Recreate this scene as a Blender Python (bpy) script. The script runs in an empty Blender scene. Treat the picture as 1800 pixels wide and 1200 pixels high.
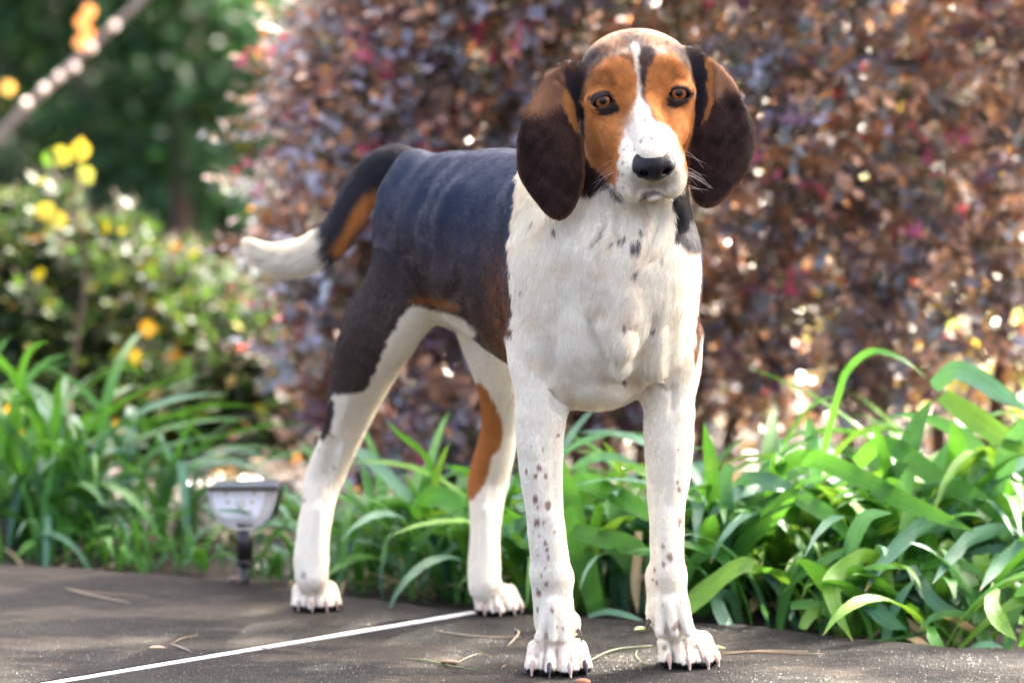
import bpy, math, random
import numpy as np
from math import radians, sin, cos, pi

# ---------------------------------------------------------------- camera, sky, sun, exposure
scene = bpy.context.scene
COL = scene.collection
FPX = 6087.0                       # focal length in pixels of an 1800 px wide picture
TILT = math.atan(437.0 / FPX)
CAM = np.array([0.0, -4.2, 0.71])
cam_data = bpy.data.cameras.new('camera')
cam_data.sensor_width = 36.0
cam_data.lens = FPX / 1800.0 * 36.0
cam_data.clip_start = 0.1
cam_data.clip_end = 400.0
cam_data.dof.use_dof = True
cam_data.dof.focus_distance = 4.14
cam_data.dof.aperture_fstop = 3.4
cam_data.dof.aperture_blades = 0
cam = bpy.data.objects.new('camera', cam_data)
COL.objects.link(cam)
cam.location = CAM
cam.rotation_euler = (pi / 2 - TILT, 0, 0)
scene.camera = cam

SUN_EL, SUN_AZ = radians(43), radians(38)      # azimuth from +Y (behind the dog) towards +X
world = bpy.data.worlds.new('World')
scene.world = world
world.use_nodes = True
wn = world.node_tree
wn.nodes.clear()
sky = wn.nodes.new('ShaderNodeTexSky')
sky.sky_type = 'NISHITA'
sky.sun_disc = False
sky.sun_elevation = SUN_EL
sky.sun_rotation = SUN_AZ
sky.air_density = 0.22
sky.dust_density = 8.0
sky.ozone_density = 0.0
bg = wn.nodes.new('ShaderNodeBackground')
bg.inputs['Strength'].default_value = 0.15
wo = wn.nodes.new('ShaderNodeOutputWorld')
wn.links.new(sky.outputs[0], bg.inputs['Color'])
wn.links.new(bg.outputs[0], wo.inputs['Surface'])

sun_data = bpy.data.lights.new('sun', 'SUN')
sun_data.energy = 2.0
sun_data.angle = radians(0.6)
sun_data.color = (1.0, 0.92, 0.78)
sun = bpy.data.objects.new('sun', sun_data)
COL.objects.link(sun)
sun.location = (3, 4, 5)
sun.rotation_euler = (pi / 2 - SUN_EL, 0, pi - SUN_AZ)
scene.view_settings.view_transform = 'Standard'
scene.view_settings.look = 'None'
scene.view_settings.exposure = 4.05
scene.view_settings.gamma = 1.0
scene.view_settings.use_curve_mapping = False
scene.cycles.use_denoising = True
scene.cycles.max_bounces = 6
scene.cycles.diffuse_bounces = 3
scene.cycles.glossy_bounces = 2
scene.cycles.transmission_bounces = 4
scene.cycles.transparent_max_bounces = 6
scene.cycles.caustics_reflective = False
scene.cycles.caustics_refractive = False
scene.cycles.sample_clamp_indirect = 6.0
scene.cycles_curves.shape = 'RIBBONS'
scene.cycles_curves.subdivisions = 2

# ---------------------------------------------------------------- helpers
CF = np.array([0, cos(TILT), -sin(TILT)])
CU = np.array([0, sin(TILT), cos(TILT)])

def ray(px, py):
    return np.array([(px - 900) / FPX, 0, 0]) + CU * ((600 - py) / FPX) + CF

def P(px, py, Y):
    """point of the place seen at pixel (px, py) of the photograph at depth Y"""
    d = ray(px, py)
    return CAM + d * ((Y - CAM[1]) / d[1])

def G(px, py, z=0.0):
    d = ray(px, py)
    return CAM + d * ((z - CAM[2]) / d[2])

def mpp(Y):
    return (Y - CAM[1]) / FPX

def proj(p):
    d = p - CAM
    fwd = d @ CF
    return 900 + FPX * d[..., 0] / fwd, 600 - FPX * (d @ CU) / fwd

def tag(o, label=None, cat=None, group=None, kind=None):
    if label: o['label'] = label
    if cat: o['category'] = cat
    if group: o['group'] = group
    if kind: o['kind'] = kind
    return o

def empty(name, loc=(0, 0, 0), **k):
    o = bpy.data.objects.new(name, None)
    o.empty_display_size = 0.05
    o.location = [float(c) for c in loc]
    COL.objects.link(o)
    return tag(o, **k)

def mesh_obj(name, V, F, mat=None, parent=None, smooth=True, attr=None, rel=True):
    """V: n x 3 world coordinates, F: list or array of faces; parent: an Empty without rotation"""
    me = bpy.data.meshes.new(name)
    V = np.asarray(V, dtype=np.float64)
    if parent is not None and rel:
        V = V - np.array(parent_loc(parent))
    if isinstance(F, np.ndarray):
        n, k = F.shape
        me.vertices.add(len(V)); me.vertices.foreach_set('co', V.astype(np.float32).ravel())
        me.loops.add(n * k); me.loops.foreach_set('vertex_index', F.astype(np.int32).ravel())
        me.polygons.add(n)
        me.polygons.foreach_set('loop_start', np.arange(0, n * k, k, dtype=np.int32))
        me.update(calc_edges=True)
        me.validate()
    else:
        me.from_pydata(V.tolist(), [], F)
        me.update()
    if attr:
        for nm, val in attr.items():
            a = me.color_attributes.new(nm, 'FLOAT_COLOR', 'POINT')
            c = np.ones((len(V), 4), np.float32); c[:, :3] = val
            a.data.foreach_set('color', c.ravel())
    if smooth:
        me.polygons.foreach_set('use_smooth', [True] * len(me.polygons))
    if mat: me.materials.append(mat)
    o = bpy.data.objects.new(name, me)
    COL.objects.link(o)
    if parent is not None: o.parent = parent
    return o

def parent_loc(p):
    l = np.array(p.location)
    while p.parent is not None:
        p = p.parent; l = l + np.array(p.location)
    return l

class NT:
    """short hand for building node materials"""
    def __init__(self, name):
        self.m = bpy.data.materials.new(name); self.m.use_nodes = True
        self.t = self.m.node_tree; self.t.nodes.clear()
        self.out = self.t.nodes.new('ShaderNodeOutputMaterial')
    def n(self, typ, ins=None, **props):
        nd = self.t.nodes.new('ShaderNode' + typ)
        for k, v in props.items(): setattr(nd, k, v)
        for k, v in (ins or {}).items(): self.set(nd, k, v)
        return nd
    def set(self, nd, k, v):
        s = nd.inputs[k]
        if isinstance(v, bpy.types.NodeSocket): self.t.links.new(v, s)
        elif isinstance(v, bpy.types.Node): self.t.links.new(v.outputs[0], s)
        elif isinstance(v, (tuple, list)) and len(v) == 3 and s.type == 'RGBA': s.default_value = (*v, 1)
        else: s.default_value = v
    def mixc(self, fac, a, b, mode='MIX'):
        nd = self.t.nodes.new('ShaderNodeMix'); nd.data_type = 'RGBA'; nd.blend_type = mode
        self.set(nd, 0, fac); self.set(nd, 6, a); self.set(nd, 7, b)
        return nd.outputs[2]
    def math(self, op, a, b=0.0, clamp=False):
        nd = self.t.nodes.new('ShaderNodeMath'); nd.operation = op; nd.use_clamp = clamp
        self.set(nd, 0, a); self.set(nd, 1, b)
        return nd.outputs[0]
    def ramp(self, fac, stops, interp='LINEAR'):
        nd = self.t.nodes.new('ShaderNodeValToRGB'); nd.color_ramp.interpolation = interp
        e = nd.color_ramp.elements
        e[0].position, e[0].color = stops[0][0], (*stops[0][1], 1)
        e[1].position, e[1].color = stops[-1][0], (*stops[-1][1], 1)
        for p, c in stops[1:-1]:
            x = e.new(p); x.color = (*c, 1)
        self.set(nd, 0, fac)
        return nd.outputs[0]
    def noise(self, scale, detail=4.0, rough=0.5, vec=None, w=None):
        nd = self.n('TexNoise', {'Scale': scale, 'Detail': detail, 'Roughness': rough})
        if vec is not None: self.set(nd, 'Vector', vec)
        return nd
    def bsdf(self, color, rough=0.5, **k):
        b = self.n('BsdfPrincipled', {'Base Color': color, 'Roughness': rough})
        for kk, v in k.items(): self.set(b, kk.replace('_', ' '), v)
        return b
    def done(self, shader):
        self.t.links.new(shader.outputs[0] if isinstance(shader, bpy.types.Node) else shader, self.out.inputs[0])
        return self.m
    def bump(self, h, strength=0.3, dist=0.01):
        return self.n('Bump', {'Height': h, 'Strength': strength, 'Distance': dist}).outputs[0]

def plain(name, color, rough=0.5, **k):
    t = NT(name)
    return t.done(t.bsdf(color, rough, **k))
HAIRS = 750000

def ss(x, a, b):
    t = np.clip((x - a) / (b - a), 0, 1)
    return t * t * (3 - 2 * t)

def spline(pts, n):
    p = np.array(pts, float)
    p = np.vstack([2 * p[0] - p[1], p, 2 * p[-1] - p[-2]])
    out = []
    for i in range(1, len(p) - 2):
        for j in range(n):
            t = j / n
            out.append(0.5 * ((2 * p[i]) + (-p[i - 1] + p[i + 1]) * t + (2 * p[i - 1] - 5 * p[i] + 4 * p[i + 1] - p[i + 2]) * t * t
                              + (-p[i - 1] + 3 * p[i] - 3 * p[i + 1] + p[i + 2]) * t ** 3))
    out.append(p[-2])
    return np.array(out)
# ================================================================ ground
rnd = random.Random(11)
RS = np.random.RandomState(11)

def ground_mat():
    t = NT('leaf_litter_soil')
    tc = t.n('TexCoord')
    n1 = t.noise(9, 8, 0.65, tc.outputs['Object']); n2 = t.noise(60, 5, 0.7, tc.outputs['Object'])
    c = t.ramp(n1, [(0.3, (0.014, 0.010, 0.007)), (0.5, (0.03, 0.021, 0.013)), (0.7, (0.055, 0.038, 0.024))])
    c = t.mixc(0.5, c, t.ramp(n2, [(0.35, (0.012, 0.009, 0.007)), (0.65, (0.07, 0.048, 0.03))]))
    b = t.bsdf(c, 0.9); t.set(b, 'Normal', t.bump(n2, 0.8, 0.02))
    return t.done(b)

def height(x, y):
    return -0.035 + 0.02 * math.sin(x * 1.3 + 0.5) * math.sin(y * 0.9) * min(1, max(0, (y - 1.5) / 2)) + 0.0
gx = np.concatenate([np.linspace(-150, -8, 12), np.linspace(-7, 7, 57), np.linspace(8, 150, 12)])
gy = np.concatenate([np.linspace(-60, -7, 8), np.linspace(-6, 10, 65), np.linspace(12, 200, 14)])
GV = [(x, y, height(x, y)) for x in gx for y in gy]
ny = len(gy)
GF = [(i * ny + j, (i + 1) * ny + j, (i + 1) * ny + j + 1, i * ny + j + 1) for i in range(len(gx) - 1) for j in range(ny - 1)]
o = mesh_obj('ground', GV, GF, ground_mat()); tag(o, kind='structure')

# ---- pavement: two dark slabs with a pale joint between them
EDGE = [G(-900, 905), G(-400, 948), G(0, 990), G(120, 996), G(220, 1005), G(330, 1013), G(420, 1022), G(520, 1034), G(610, 1046), G(720, 1061), G(800, 1071), G(836, 1074), G(920, 1079), G(1030, 1084),
        G(1160, 1090), G(1300, 1098), G(1400, 1110), G(1500, 1124), G(1640, 1134), G(1800, 1146), G(2200, 1180), G(3200, 1260)]
def slab_mat():
    t = NT('dark_stone')
    tc = t.n('TexCoord')
    mp = t.n('Mapping', {'Rotation': (0, 0, 0.5), 'Scale': (1.0, 1.6, 1.0)}); t.set(mp, 'Vector', tc.outputs['Object'])
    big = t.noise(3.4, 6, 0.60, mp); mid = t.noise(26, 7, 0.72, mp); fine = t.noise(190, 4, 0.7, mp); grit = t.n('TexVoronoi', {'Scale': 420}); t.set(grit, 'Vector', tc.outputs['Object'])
    c = t.ramp(big, [(0.40, (0.026, 0.027, 0.032)), (0.5, (0.062, 0.058, 0.054)), (0.58, (0.34, 0.27, 0.20))])  # light tan patches: soft sun dapples painted into the stone
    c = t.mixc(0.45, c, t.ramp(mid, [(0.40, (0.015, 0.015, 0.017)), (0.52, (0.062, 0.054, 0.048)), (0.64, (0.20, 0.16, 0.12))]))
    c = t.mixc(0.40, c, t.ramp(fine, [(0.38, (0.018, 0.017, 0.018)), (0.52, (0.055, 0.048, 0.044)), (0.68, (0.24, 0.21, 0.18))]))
    g = t.ramp(grit.outputs['Color'], [(0.0, (0, 0, 0)), (0.86, (0, 0, 0)), (0.93, (1, 1, 1))])
    c = t.mixc(t.math('MULTIPLY', g, 0.35), c, (0.30, 0.27, 0.24)); c = t.mixc(1.0, c, (0.33, 0.355, 0.37), 'MULTIPLY')
    h = t.math('ADD', t.math('MULTIPLY', mid, 0.6), t.math('ADD', t.math('MULTIPLY', fine, 0.5), t.math('MULTIPLY', grit.outputs[0], 0.25)))
    b = t.bsdf(c, 0.8); t.set(b, 'Specular IOR Level', 0.06); t.set(b, 'Normal', t.bump(h, 1.0, 0.007))
    return t.done(b)
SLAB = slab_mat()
pave = empty('pavement', (0, 0, 0), kind='structure')
JA, JB = G(80, 1200), G(836, 1074)
JA = JA + (JA - JB) * 4.0
jd = (JB - JA)[:2] / np.linalg.norm((JB - JA)[:2]); jn = np.array([-jd[1], jd[0]])
HWJ = 0.0085
def slab(poly, z=0.0, th=0.12):
    n = len(poly)
    V = [(p[0], p[1], z) for p in poly] + [(p[0], p[1], z - 0.010) for p in poly] + [(p[0], p[1], z - th) for p in poly]
    # a small worn bevel: the top loop pulled inwards
    c = np.mean(np.array([p[:2] for p in poly]), 0)
    T = []
    for i, p in enumerate(poly):
        a, b_ = np.array(poly[i - 1][:2]), np.array(poly[(i + 1) % n][:2])
        e = b_ - a; nn = np.array([-e[1], e[0]]); nn /= np.linalg.norm(nn) + 1e-9
        if nn @ (c - np.array(p[:2])) < 0: nn = -nn
        T.append((p[0] + nn[0] * 0.006, p[1] + nn[1] * 0.006, z))
    V[:n] = T
    F = [tuple(range(n))] + [(i + k * n, (i + 1) % n + k * n, (i + 1) % n + (k + 1) * n, i + (k + 1) * n) for i in range(n) for k in (0, 1)]
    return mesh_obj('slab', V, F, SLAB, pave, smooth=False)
def dens(pts, step=0.03, amp=0.0035):
    out = []
    for a, b_ in zip(pts, pts[1:]):
        n = min(60, max(1, int(np.linalg.norm(b_ - a) / step)))
        for i in range(n):
            out.append(a + (b_ - a) * i / n)
    out.append(pts[-1])
    return [p + np.array([rnd.uniform(-amp, amp), rnd.uniform(-amp, amp), 0]) if 0 < i < len(out) - 1 else p for i, p in enumerate(out)]
n2 = np.array([jn[0], jn[1], 0])
iS = 11
left = dens([np.array(p) for p in EDGE[:iS]]) + [JB + n2 * HWJ, JA + n2 * HWJ, np.array([-12, JA[1], 0])]
right = [JB - n2 * HWJ] + dens([np.array(p) for p in EDGE[iS + 1:]]) + [np.array([12, -1.2, 0]), np.array([12, JA[1], 0]), JA - n2 * HWJ]
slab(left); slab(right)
t = NT('pale_joint')
tc = t.n('TexCoord'); nz = t.noise(70, 5, 0.7, tc.outputs['Object'])
b = t.bsdf(t.ramp(nz, [(0.3, (0.30, 0.27, 0.24)), (0.45, (0.56, 0.56, 0.57)), (0.7, (0.72, 0.72, 0.74))]), 0.6); t.set(b, 'Normal', t.bump(nz, 0.5, 0.003))
jm = t.done(b)
V, F = [], []
m = 160
for i in range(m + 1):
    p = JA + (JB - JA) * i / m
    a = HWJ - 0.0006 + RS.uniform(-0.0010, 0.0004); c = HWJ - 0.0006 + RS.uniform(-0.0010, 0.0004)
    V += [p + n2 * a + [0, 0, -0.0004], p - n2 * c + [0, 0, -0.0004], p - n2 * c + [0, 0, -0.02], p + n2 * a + [0, 0, -0.02]]
for i in range(m):
    k = i * 4; F += [(k, k + 1, k + 5, k + 4), (k + 1, k + 2, k + 6, k + 5), (k + 3, k, k + 4, k + 7)]
mesh_obj('joint_strip', V, F, jm, pave, smooth=False)

# ================================================================ leaves and plants: builders
def strap_mesh(C, W, wv, keel=0.12):
    """ribbon leaf along points C with widths W and width vectors wv; a shallow V across"""
    C = np.array(C); n = len(C)
    T = np.gradient(C, axis=0); T /= np.linalg.norm(T, axis=1, keepdims=True) + 1e-9
    wv = wv - (wv * T).sum(1, keepdims=True) * T; wv /= np.linalg.norm(wv, axis=1, keepdims=True) + 1e-9
    N = np.cross(T, wv)
    N = np.where(N[:, 2:3] < 0, -N, N)
    V, A = [], []
    for i in range(n):
        h = wv[i] * W[i] / 2
        V += [C[i] - h + N[i] * W[i] * keel, C[i], C[i] + h + N[i] * W[i] * keel]
        A += [(0, i / n, 0), (0.5, i / n, 0), (1, i / n, 0)]
    F = []
    for i in range(n - 1):
        k = i * 3; F += [(k, k + 1, k + 4, k + 3), (k + 1, k + 2, k + 5, k + 4)]
    return np.array(V), F, np.array(A)

def strap_mat(name, base, lite, trans, spec=0.28):
    t = NT(name)
    at = t.n('Attribute', attribute_name='lf'); sp = t.n('SeparateColor', {0: at.outputs['Color']})
    oi = t.n('ObjectInfo')
    tc = t.n('TexCoord')
    across = sp.outputs[0]; along = sp.outputs[1]
    cx = t.n('CombineXYZ', {0: t.math('MULTIPLY', across, 26.0), 1: t.math('MULTIPLY', along, 2.0), 2: t.math('MULTIPLY', oi.outputs['Random'], 50.0)})
    veins = t.noise(1.0, 2, 0.5, cx)
    mott = t.noise(30, 3, 0.5, tc.outputs['Object'])
    c = t.mixc(t.ramp(oi.outputs['Random'], [(0, (0, 0, 0)), (1, (1, 1, 1))]), base, lite)
    c = t.mixc(t.ramp(veins, [(0.35, (0, 0, 0)), (0.62, (0.8, 0.8, 0.8))]), c, tuple(min(1, x * 1.7) for x in lite))
    c = t.mixc(t.ramp(mott, [(0.45, (0, 0, 0)), (0.75, (0.5, 0.5, 0.5))]), c, tuple(x * 0.55 for x in base))
    mid = t.math('ABSOLUTE', t.math('SUBTRACT', across, 0.5))
    c = t.mixc(t.ramp(mid, [(0.0, (0.5, 0.5, 0.5)), (0.05, (0, 0, 0))]), c, tuple(min(1, x * 2.0) for x in lite))
    tip = t.ramp(t.math('ADD', along, t.math('MULTIPLY', oi.outputs['Random'], 0.10)), [(0.97, (0, 0, 0)), (1.04, (1, 1, 1))])
    c = t.mixc(tip, c, (0.35, 0.25, 0.10))
    brn = t.noise(9, 5, 0.7, tc.outputs['Object'])
    c = t.mixc(t.ramp(brn, [(0.64, (0, 0, 0)), (0.72, (0.55, 0.55, 0.55))]), c, (0.30, 0.26, 0.08))
    b = t.bsdf(c, 0.42); t.set(b, 'Specular IOR Level', spec); t.set(b, 'Normal', t.bump(veins, 0.5, 0.002))
    tr = t.n('BsdfTranslucent', {'Color': trans})
    mx = t.n('MixShader', {0: 0.24}); t.set(mx, 1, b); t.set(mx, 2, tr)
    return t.done(mx)
STRAP = strap_mat('daylily_green', (0.014, 0.080, 0.012), (0.042, 0.155, 0.018), (0.13, 0.36, 0.03))
STRAP_Y = strap_mat('daylily_yellowgreen', (0.055, 0.145, 0.018), (0.095, 0.21, 0.024), (0.20, 0.38, 0.03))
STRAP_B = strap_mat('daylily_bluegreen', (0.035, 0.115, 0.062), (0.065, 0.17, 0.10), (0.10, 0.26, 0.06), 0.42)

DRY = strap_mat('dry_leaf', (0.30, 0.22, 0.12), (0.42, 0.32, 0.18), (0.4, 0.3, 0.15))

def prof(n, w, tipped=True, base=0.55):
    out = []
    for i in range(n):
        s = i / (n - 1)
        a = base + (1 - base) * min(1, s / 0.35)
        if s > 0.6: a *= max(0.04, 1 - ((s - 0.6) / 0.4) ** 1.8)
        out.append(w * a)
    return out

def hero(parent, pts, mat=None, w=26, roll=0.5, n=3, base=0.7):
    """leaf traced as (px, py, Y) on the photograph, w in pixels"""
    q = spline([[*P(a, b, y)] for a, b, y in pts], n)
    k = len(q); W = prof(k, w * mpp(pts[0][2]), base=base)
    T = np.gradient(q, axis=0)
    view = np.array([0, 1.0, 0])
    inp = np.cross(T, view); inp /= np.linalg.norm(inp, axis=1, keepdims=True) + 1e-9
    wv = inp * cos(roll) + view * sin(roll)
    V, F, A = strap_mesh(q, W, wv)
    return mesh_obj('leaf', V, F, mat or STRAP, parent, attr={'lf': A})

def rnd_strap(parent, base, az, L, e0, e1, w, mat, rs, n=11, kink=None):
    q = [np.array(base, float)]
    ds = L / (n - 1); a = az
    for i in range(n - 1):
        s = i / (n - 2)
        e = e0 + (e1 - e0) * s ** 1.3
        if kink and s > kink: e -= 1.1
        a += rs.uniform(-0.06, 0.06)
        q.append(q[-1] + ds * np.array([cos(e) * sin(a), -cos(e) * cos(a), sin(e)]))
    q = np.array(q)
    q[:, 2] = np.maximum(q[:, 2], 0.004 if base[2] > -0.01 else -0.03)
    tw = rs.uniform(-0.5, 0.5)
    sd = np.array([cos(az), sin(az), 0.0])
    up = np.array([0, 0, 1.0])
    wv = np.array([sd * cos(tw * i / n * 2) + up * sin(tw * i / n * 2) for i in range(n)])
    V, F, A = strap_mesh(q, prof(n, w, base=0.6), wv)
    return mesh_obj('leaf', V, F, mat, parent, attr={'lf': A})

def clump(loc, label, nl, L, w, rs, mats, spread=0.05, az0=None, azw=pi, group='strap-leaved daylily clumps along the pavement', e0=(0.75, 1.5), e1=(-0.9, 0.4)):
    r = empty('daylily_clump', loc, label=label, cat='plant', group=group)
    for i in range(nl):
        az = rs.uniform(-pi, pi) if az0 is None else az0 + rs.uniform(-azw, azw)
        b = np.array(loc) + [rs.normal() * spread, rs.normal() * spread * 0.7, 0]
        if i % 13 == 5: mt_ = DRY; k_ = 0.35
        else: mt_ = mats[rs.randint(len(mats))]; k_ = 1.0
        rnd_strap(r, b, az, (0.6 + 0.4 * k_) * L * rs.uniform(0.6, 1.15), rs.uniform(*e0) * k_, rs.uniform(*e1), w * rs.uniform(0.7, 1.15) * (0.5 + 0.5 * k_), mt_, rs, kink=0.6 if rs.rand() < 0.15 else None)
    return r

# small leaves in bulk
LEAF_V = np.array([(0, 0, 0), (0.28, -0.36, 0.05), (0.62, -0.42, 0.02), (1, 0, -0.10), (0.62, 0.42, 0.02), (0.28, 0.36, 0.05), (0.3, 0, -0.06), (0.64, 0, -0.08)])
LEAF_F = np.array([(0, 1, 6, 0), (0, 6, 5, 0), (1, 2, 7, 6), (6, 7, 4, 5), (2, 3, 7, 2), (7, 3, 4, 7)])
LEAF_T = [(0, 1, 6), (0, 6, 5), (1, 2, 7), (1, 7, 6), (6, 7, 4), (6, 4, 5), (2, 3, 7), (7, 3, 4)]

def leaf_frames(D, rs, flat=0.5):
    """orthonormal frames: x along D, z = leaf normal, mostly facing up and outwards"""
    n = len(D)
    D = D / (np.linalg.norm(D, axis=1, keepdims=True) + 1e-9)
    up = np.tile([0, -0.35, 1.0], (n, 1)) + rs.normal(size=(n, 3)) * flat
    Y = np.cross(up, D); Y /= np.linalg.norm(Y, axis=1, keepdims=True) + 1e-9
    Z = np.cross(D, Y)
    return np.stack([D, Y, Z], 2)

def leaves_bulk(name, Pp, Fr, sz, colr, mat, parent, kind='stuff', wide=0.62):
    T = LEAF_V * [1, wide * 1.2, 1]
    V = np.einsum('nij,kj->nki', Fr, T) * sz[:, None, None] + Pp[:, None, :]
    n = len(Pp)
    F = (np.array(LEAF_T)[None] + (np.arange(n) * len(T))[:, None, None]).reshape(-1, 3)
    A = np.repeat(colr, len(T), 0)
    o = mesh_obj(name, V.reshape(-1, 3), F, mat, parent, attr={'tint': A})
    if kind: o['kind'] = kind
    return o

def leaf_mat(name, src, rough=0.35, trans=0.3, spec=0.5):
    t = NT(name)
    if src == 'attr': c = t.n('Attribute', attribute_name='tint').outputs['Color']
    else: c = t.n('ObjectInfo').outputs['Color']
    b = t.bsdf(c, rough); t.set(b, 'Specular IOR Level', spec)
    tc_ = t.mixc(1.0, c, (1.7, 1.5, 0.9), 'MULTIPLY')
    tr = t.n('BsdfTranslucent', {'Color': tc_})
    mx = t.n('MixShader', {0: trans}); t.set(mx, 1, b); t.set(mx, 2, tr)
    return t.done(mx)
LM_A, LM_O = leaf_mat('small_leaves', 'attr', 0.30, 0.25, 0.7), leaf_mat('single_leaf', 'obj', 0.30, 0.25, 0.7)
SINGLE = {}
def single_leaf_mesh(wide, mat=None):
    key = (wide, mat.name if mat else '')
    if key not in SINGLE:
        me = bpy.data.meshes.new('leaf')
        me.from_pydata((LEAF_V * [1, wide * 1.2, 1]).tolist(), [], LEAF_T)
        me.polygons.foreach_set('use_smooth', [True] * len(me.polygons))
        me.materials.append(mat or LM_O); SINGLE[key] = me
    return SINGLE[key]

def tube(pts, r, m=6):
    pts = np.array(pts); n = len(pts)
    T = np.gradient(pts, axis=0); T /= np.linalg.norm(T, axis=1, keepdims=True) + 1e-9
    ref = np.array([0.3, 0.9, 0.1]); A = np.cross(T, ref); A /= np.linalg.norm(A, axis=1, keepdims=True) + 1e-9
    B = np.cross(T, A)
    V = np.array([pts[i] + (A[i] * cos(2 * pi * j / m) + B[i] * sin(2 * pi * j / m)) * r[i] for i in range(n) for j in range(m)])
    F = [(i * m + j, i * m + (j + 1) % m, (i + 1) * m + (j + 1) % m, (i + 1) * m + j) for i in range(n - 1) for j in range(m)]
    F += [(tuple(range(m))[::-1]), tuple(range((n - 1) * m, n * m))]
    return V, F

def merge(parts):
    V, F, k = [], [], 0
    for v, f in parts:
        V.append(v); F += [tuple(a + k for a in g) for g in f]; k += len(v)
    return np.vstack(V), F

t = NT('bark_brown')
tc = t.n('TexCoord'); nz = t.noise(40, 5, 0.6, tc.outputs['Object'])
b = t.bsdf(t.ramp(nz, [(0.3, (0.05, 0.032, 0.022)), (0.7, (0.18, 0.125, 0.09))]), 0.85); t.set(b, 'Normal', t.bump(nz, 0.7, 0.01))
BARK = t.done(b)

def shoots(rs, n, inside, k=9, Ls=(0.10, 0.2), out=(0, -0.6, 0.5), jit=0.7):
    """positions and directions of leaves set along little twigs; inside(rs) gives twig roots"""
    Pp, Dd, tip, sid = [], [], [], []
    tw = []
    for i in range(n):
        p = np.array(inside(rs))
        d = np.array(out) + rs.normal(size=3) * jit; d /= np.linalg.norm(d)
        L = rs.uniform(*Ls)
        for j in range(k):
            s = (j + 0.5) / k
            q = p + d * L * s + np.array([0, 0, -0.03]) * s * s
            side = np.cross(d, rs.normal(size=3)); side /= np.linalg.norm(side)
            Pp.append(q); Dd.append(d * (0.5 + 0.5 * s) + side * 0.9); tip.append(s); sid.append(i)
        tw.append((p, p + d * L))
    return np.array(Pp), np.array(Dd), np.array(tip), np.array(sid), tw

def shrub(name, label, cat, group, rs, n, inside, palette, size, stems, base, k=9, Ls=(0.10, 0.2), out=(0, -0.6, 0.5), jit=0.7, wide=0.6, singles=290, flat=0.5, mats=None):
    mats = mats or (LM_A, LM_O)
    r = empty(name, base, label=label, cat=cat, group=group)
    Pp, Dd, tip, sid, tw = shoots(rs, n, inside, k, Ls, out, jit)
    C = palette(rs, Pp, tip, sid)
    sz = size * (0.55 + 0.6 * rs.rand(len(Pp))) * (1.1 - 0.45 * tip)
    Fr = leaf_frames(Dd, rs, flat)
    x, y = proj(Pp)
    vis = (x > 0) & (x < 1800) & (y > 0) & (y < 1200)
    depth = Pp[:, 1] + (~vis) * 100
    near = np.argsort(depth)[:singles * 4]
    near = rs.permutation(near)[:singles]
    near = near[vis[near]]
    m = np.ones(len(Pp), bool); m[near] = False
    leaves_bulk('leaves', Pp[m], Fr[m], sz[m], C[m], mats[0], r, 'stuff', wide)
    me = single_leaf_mesh(wide, mats[1]); pl = parent_loc(r)
    from mathutils import Matrix
    for i in near:
        o = bpy.data.objects.new('leaf', me); COL.objects.link(o); o.parent = r
        M = np.eye(4); M[:3, :3] = Fr[i] * sz[i]; M[:3, 3] = Pp[i] - pl
        o.matrix_local = Matrix(M.tolist())
        o.color = (*[float(c) for c in C[i]], 1)
    # stems
    for s in stems:
        V, F = tube(s[0], s[1], 7); mesh_obj('stem', V, F, BARK, r)
    parts = []
    for a, b_ in tw[::2]:
        parts.append(tube([a, (a + b_) / 2 + [0, 0, 0.004], b_], [0.0030, 0.0024, 0.0012], 3))
    V, F = merge(parts); o = mesh_obj('twigs', V, F, BARK, r); o['kind'] = 'stuff'
    return r
# ================================================================ background: shrubs, trees, leaf litter
def pick(rs, cols, w, n):
    i = rs.choice(len(cols), n, p=np.array(w) / np.sum(w))
    return np.array(cols)[i]

LM_G, LM_GO = leaf_mat('green_leaves', 'attr', 0.5, 0.3, 0.2), leaf_mat('green_single_leaf', 'obj', 0.5, 0.3, 0.2)
def lor_palette(warm=0.0, red=0.05, gain=1.3):
    cols = [(0.19, 0.125, 0.11), (0.27, 0.15, 0.10), (0.11, 0.105, 0.10), (0.36, 0.17, 0.08), (0.17, 0.08, 0.14), (0.48, 0.06, 0.15), (0.20, 0.16, 0.07), (0.42, 0.24, 0.13), (0.27, 0.27, 0.36), (0.23, 0.28, 0.32)]  # last two: glaucous leaf undersides, with sky highlights put into the colour
    def f(rs, Pp, tip, sid):
        ns = sid.max() + 1
        base = pick(rs, cols, [3, 2.4, 2.2, 1.4 + warm, 0.8, red * 8, 0.9, max(0.2, 0.5 + warm), 3.2 - 1.6 * warm, 1.6], ns)[sid]
        c = (base * 0.85 + base.mean(1, keepdims=True) * 0.15) * gain * (0.75 + 0.5 * rs.rand(len(Pp), 1))
        t = (tip > 0.75)[:, None] & (rs.rand(len(Pp), 1) < 0.55)
        return np.where(t, np.array([0.42, 0.22, 0.12]) * (0.7 + 0.6 * rs.rand(len(Pp), 1)), c)
    return f

def stem_path(rs, x0, y0, x1, y1, z1, r0=0.014, n=8):
    p = []
    for i in range(n):
        s = i / (n - 1)
        p.append((x0 + (x1 - x0) * s ** 1.4 + rs.normal() * 0.015, y0 + (y1 - y0) * s + rs.normal() * 0.015, -0.05 + (z1 + 0.05) * s))
    return p, [r0 * (1 - 0.75 * i / (n - 1)) for i in range(n)]

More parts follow.
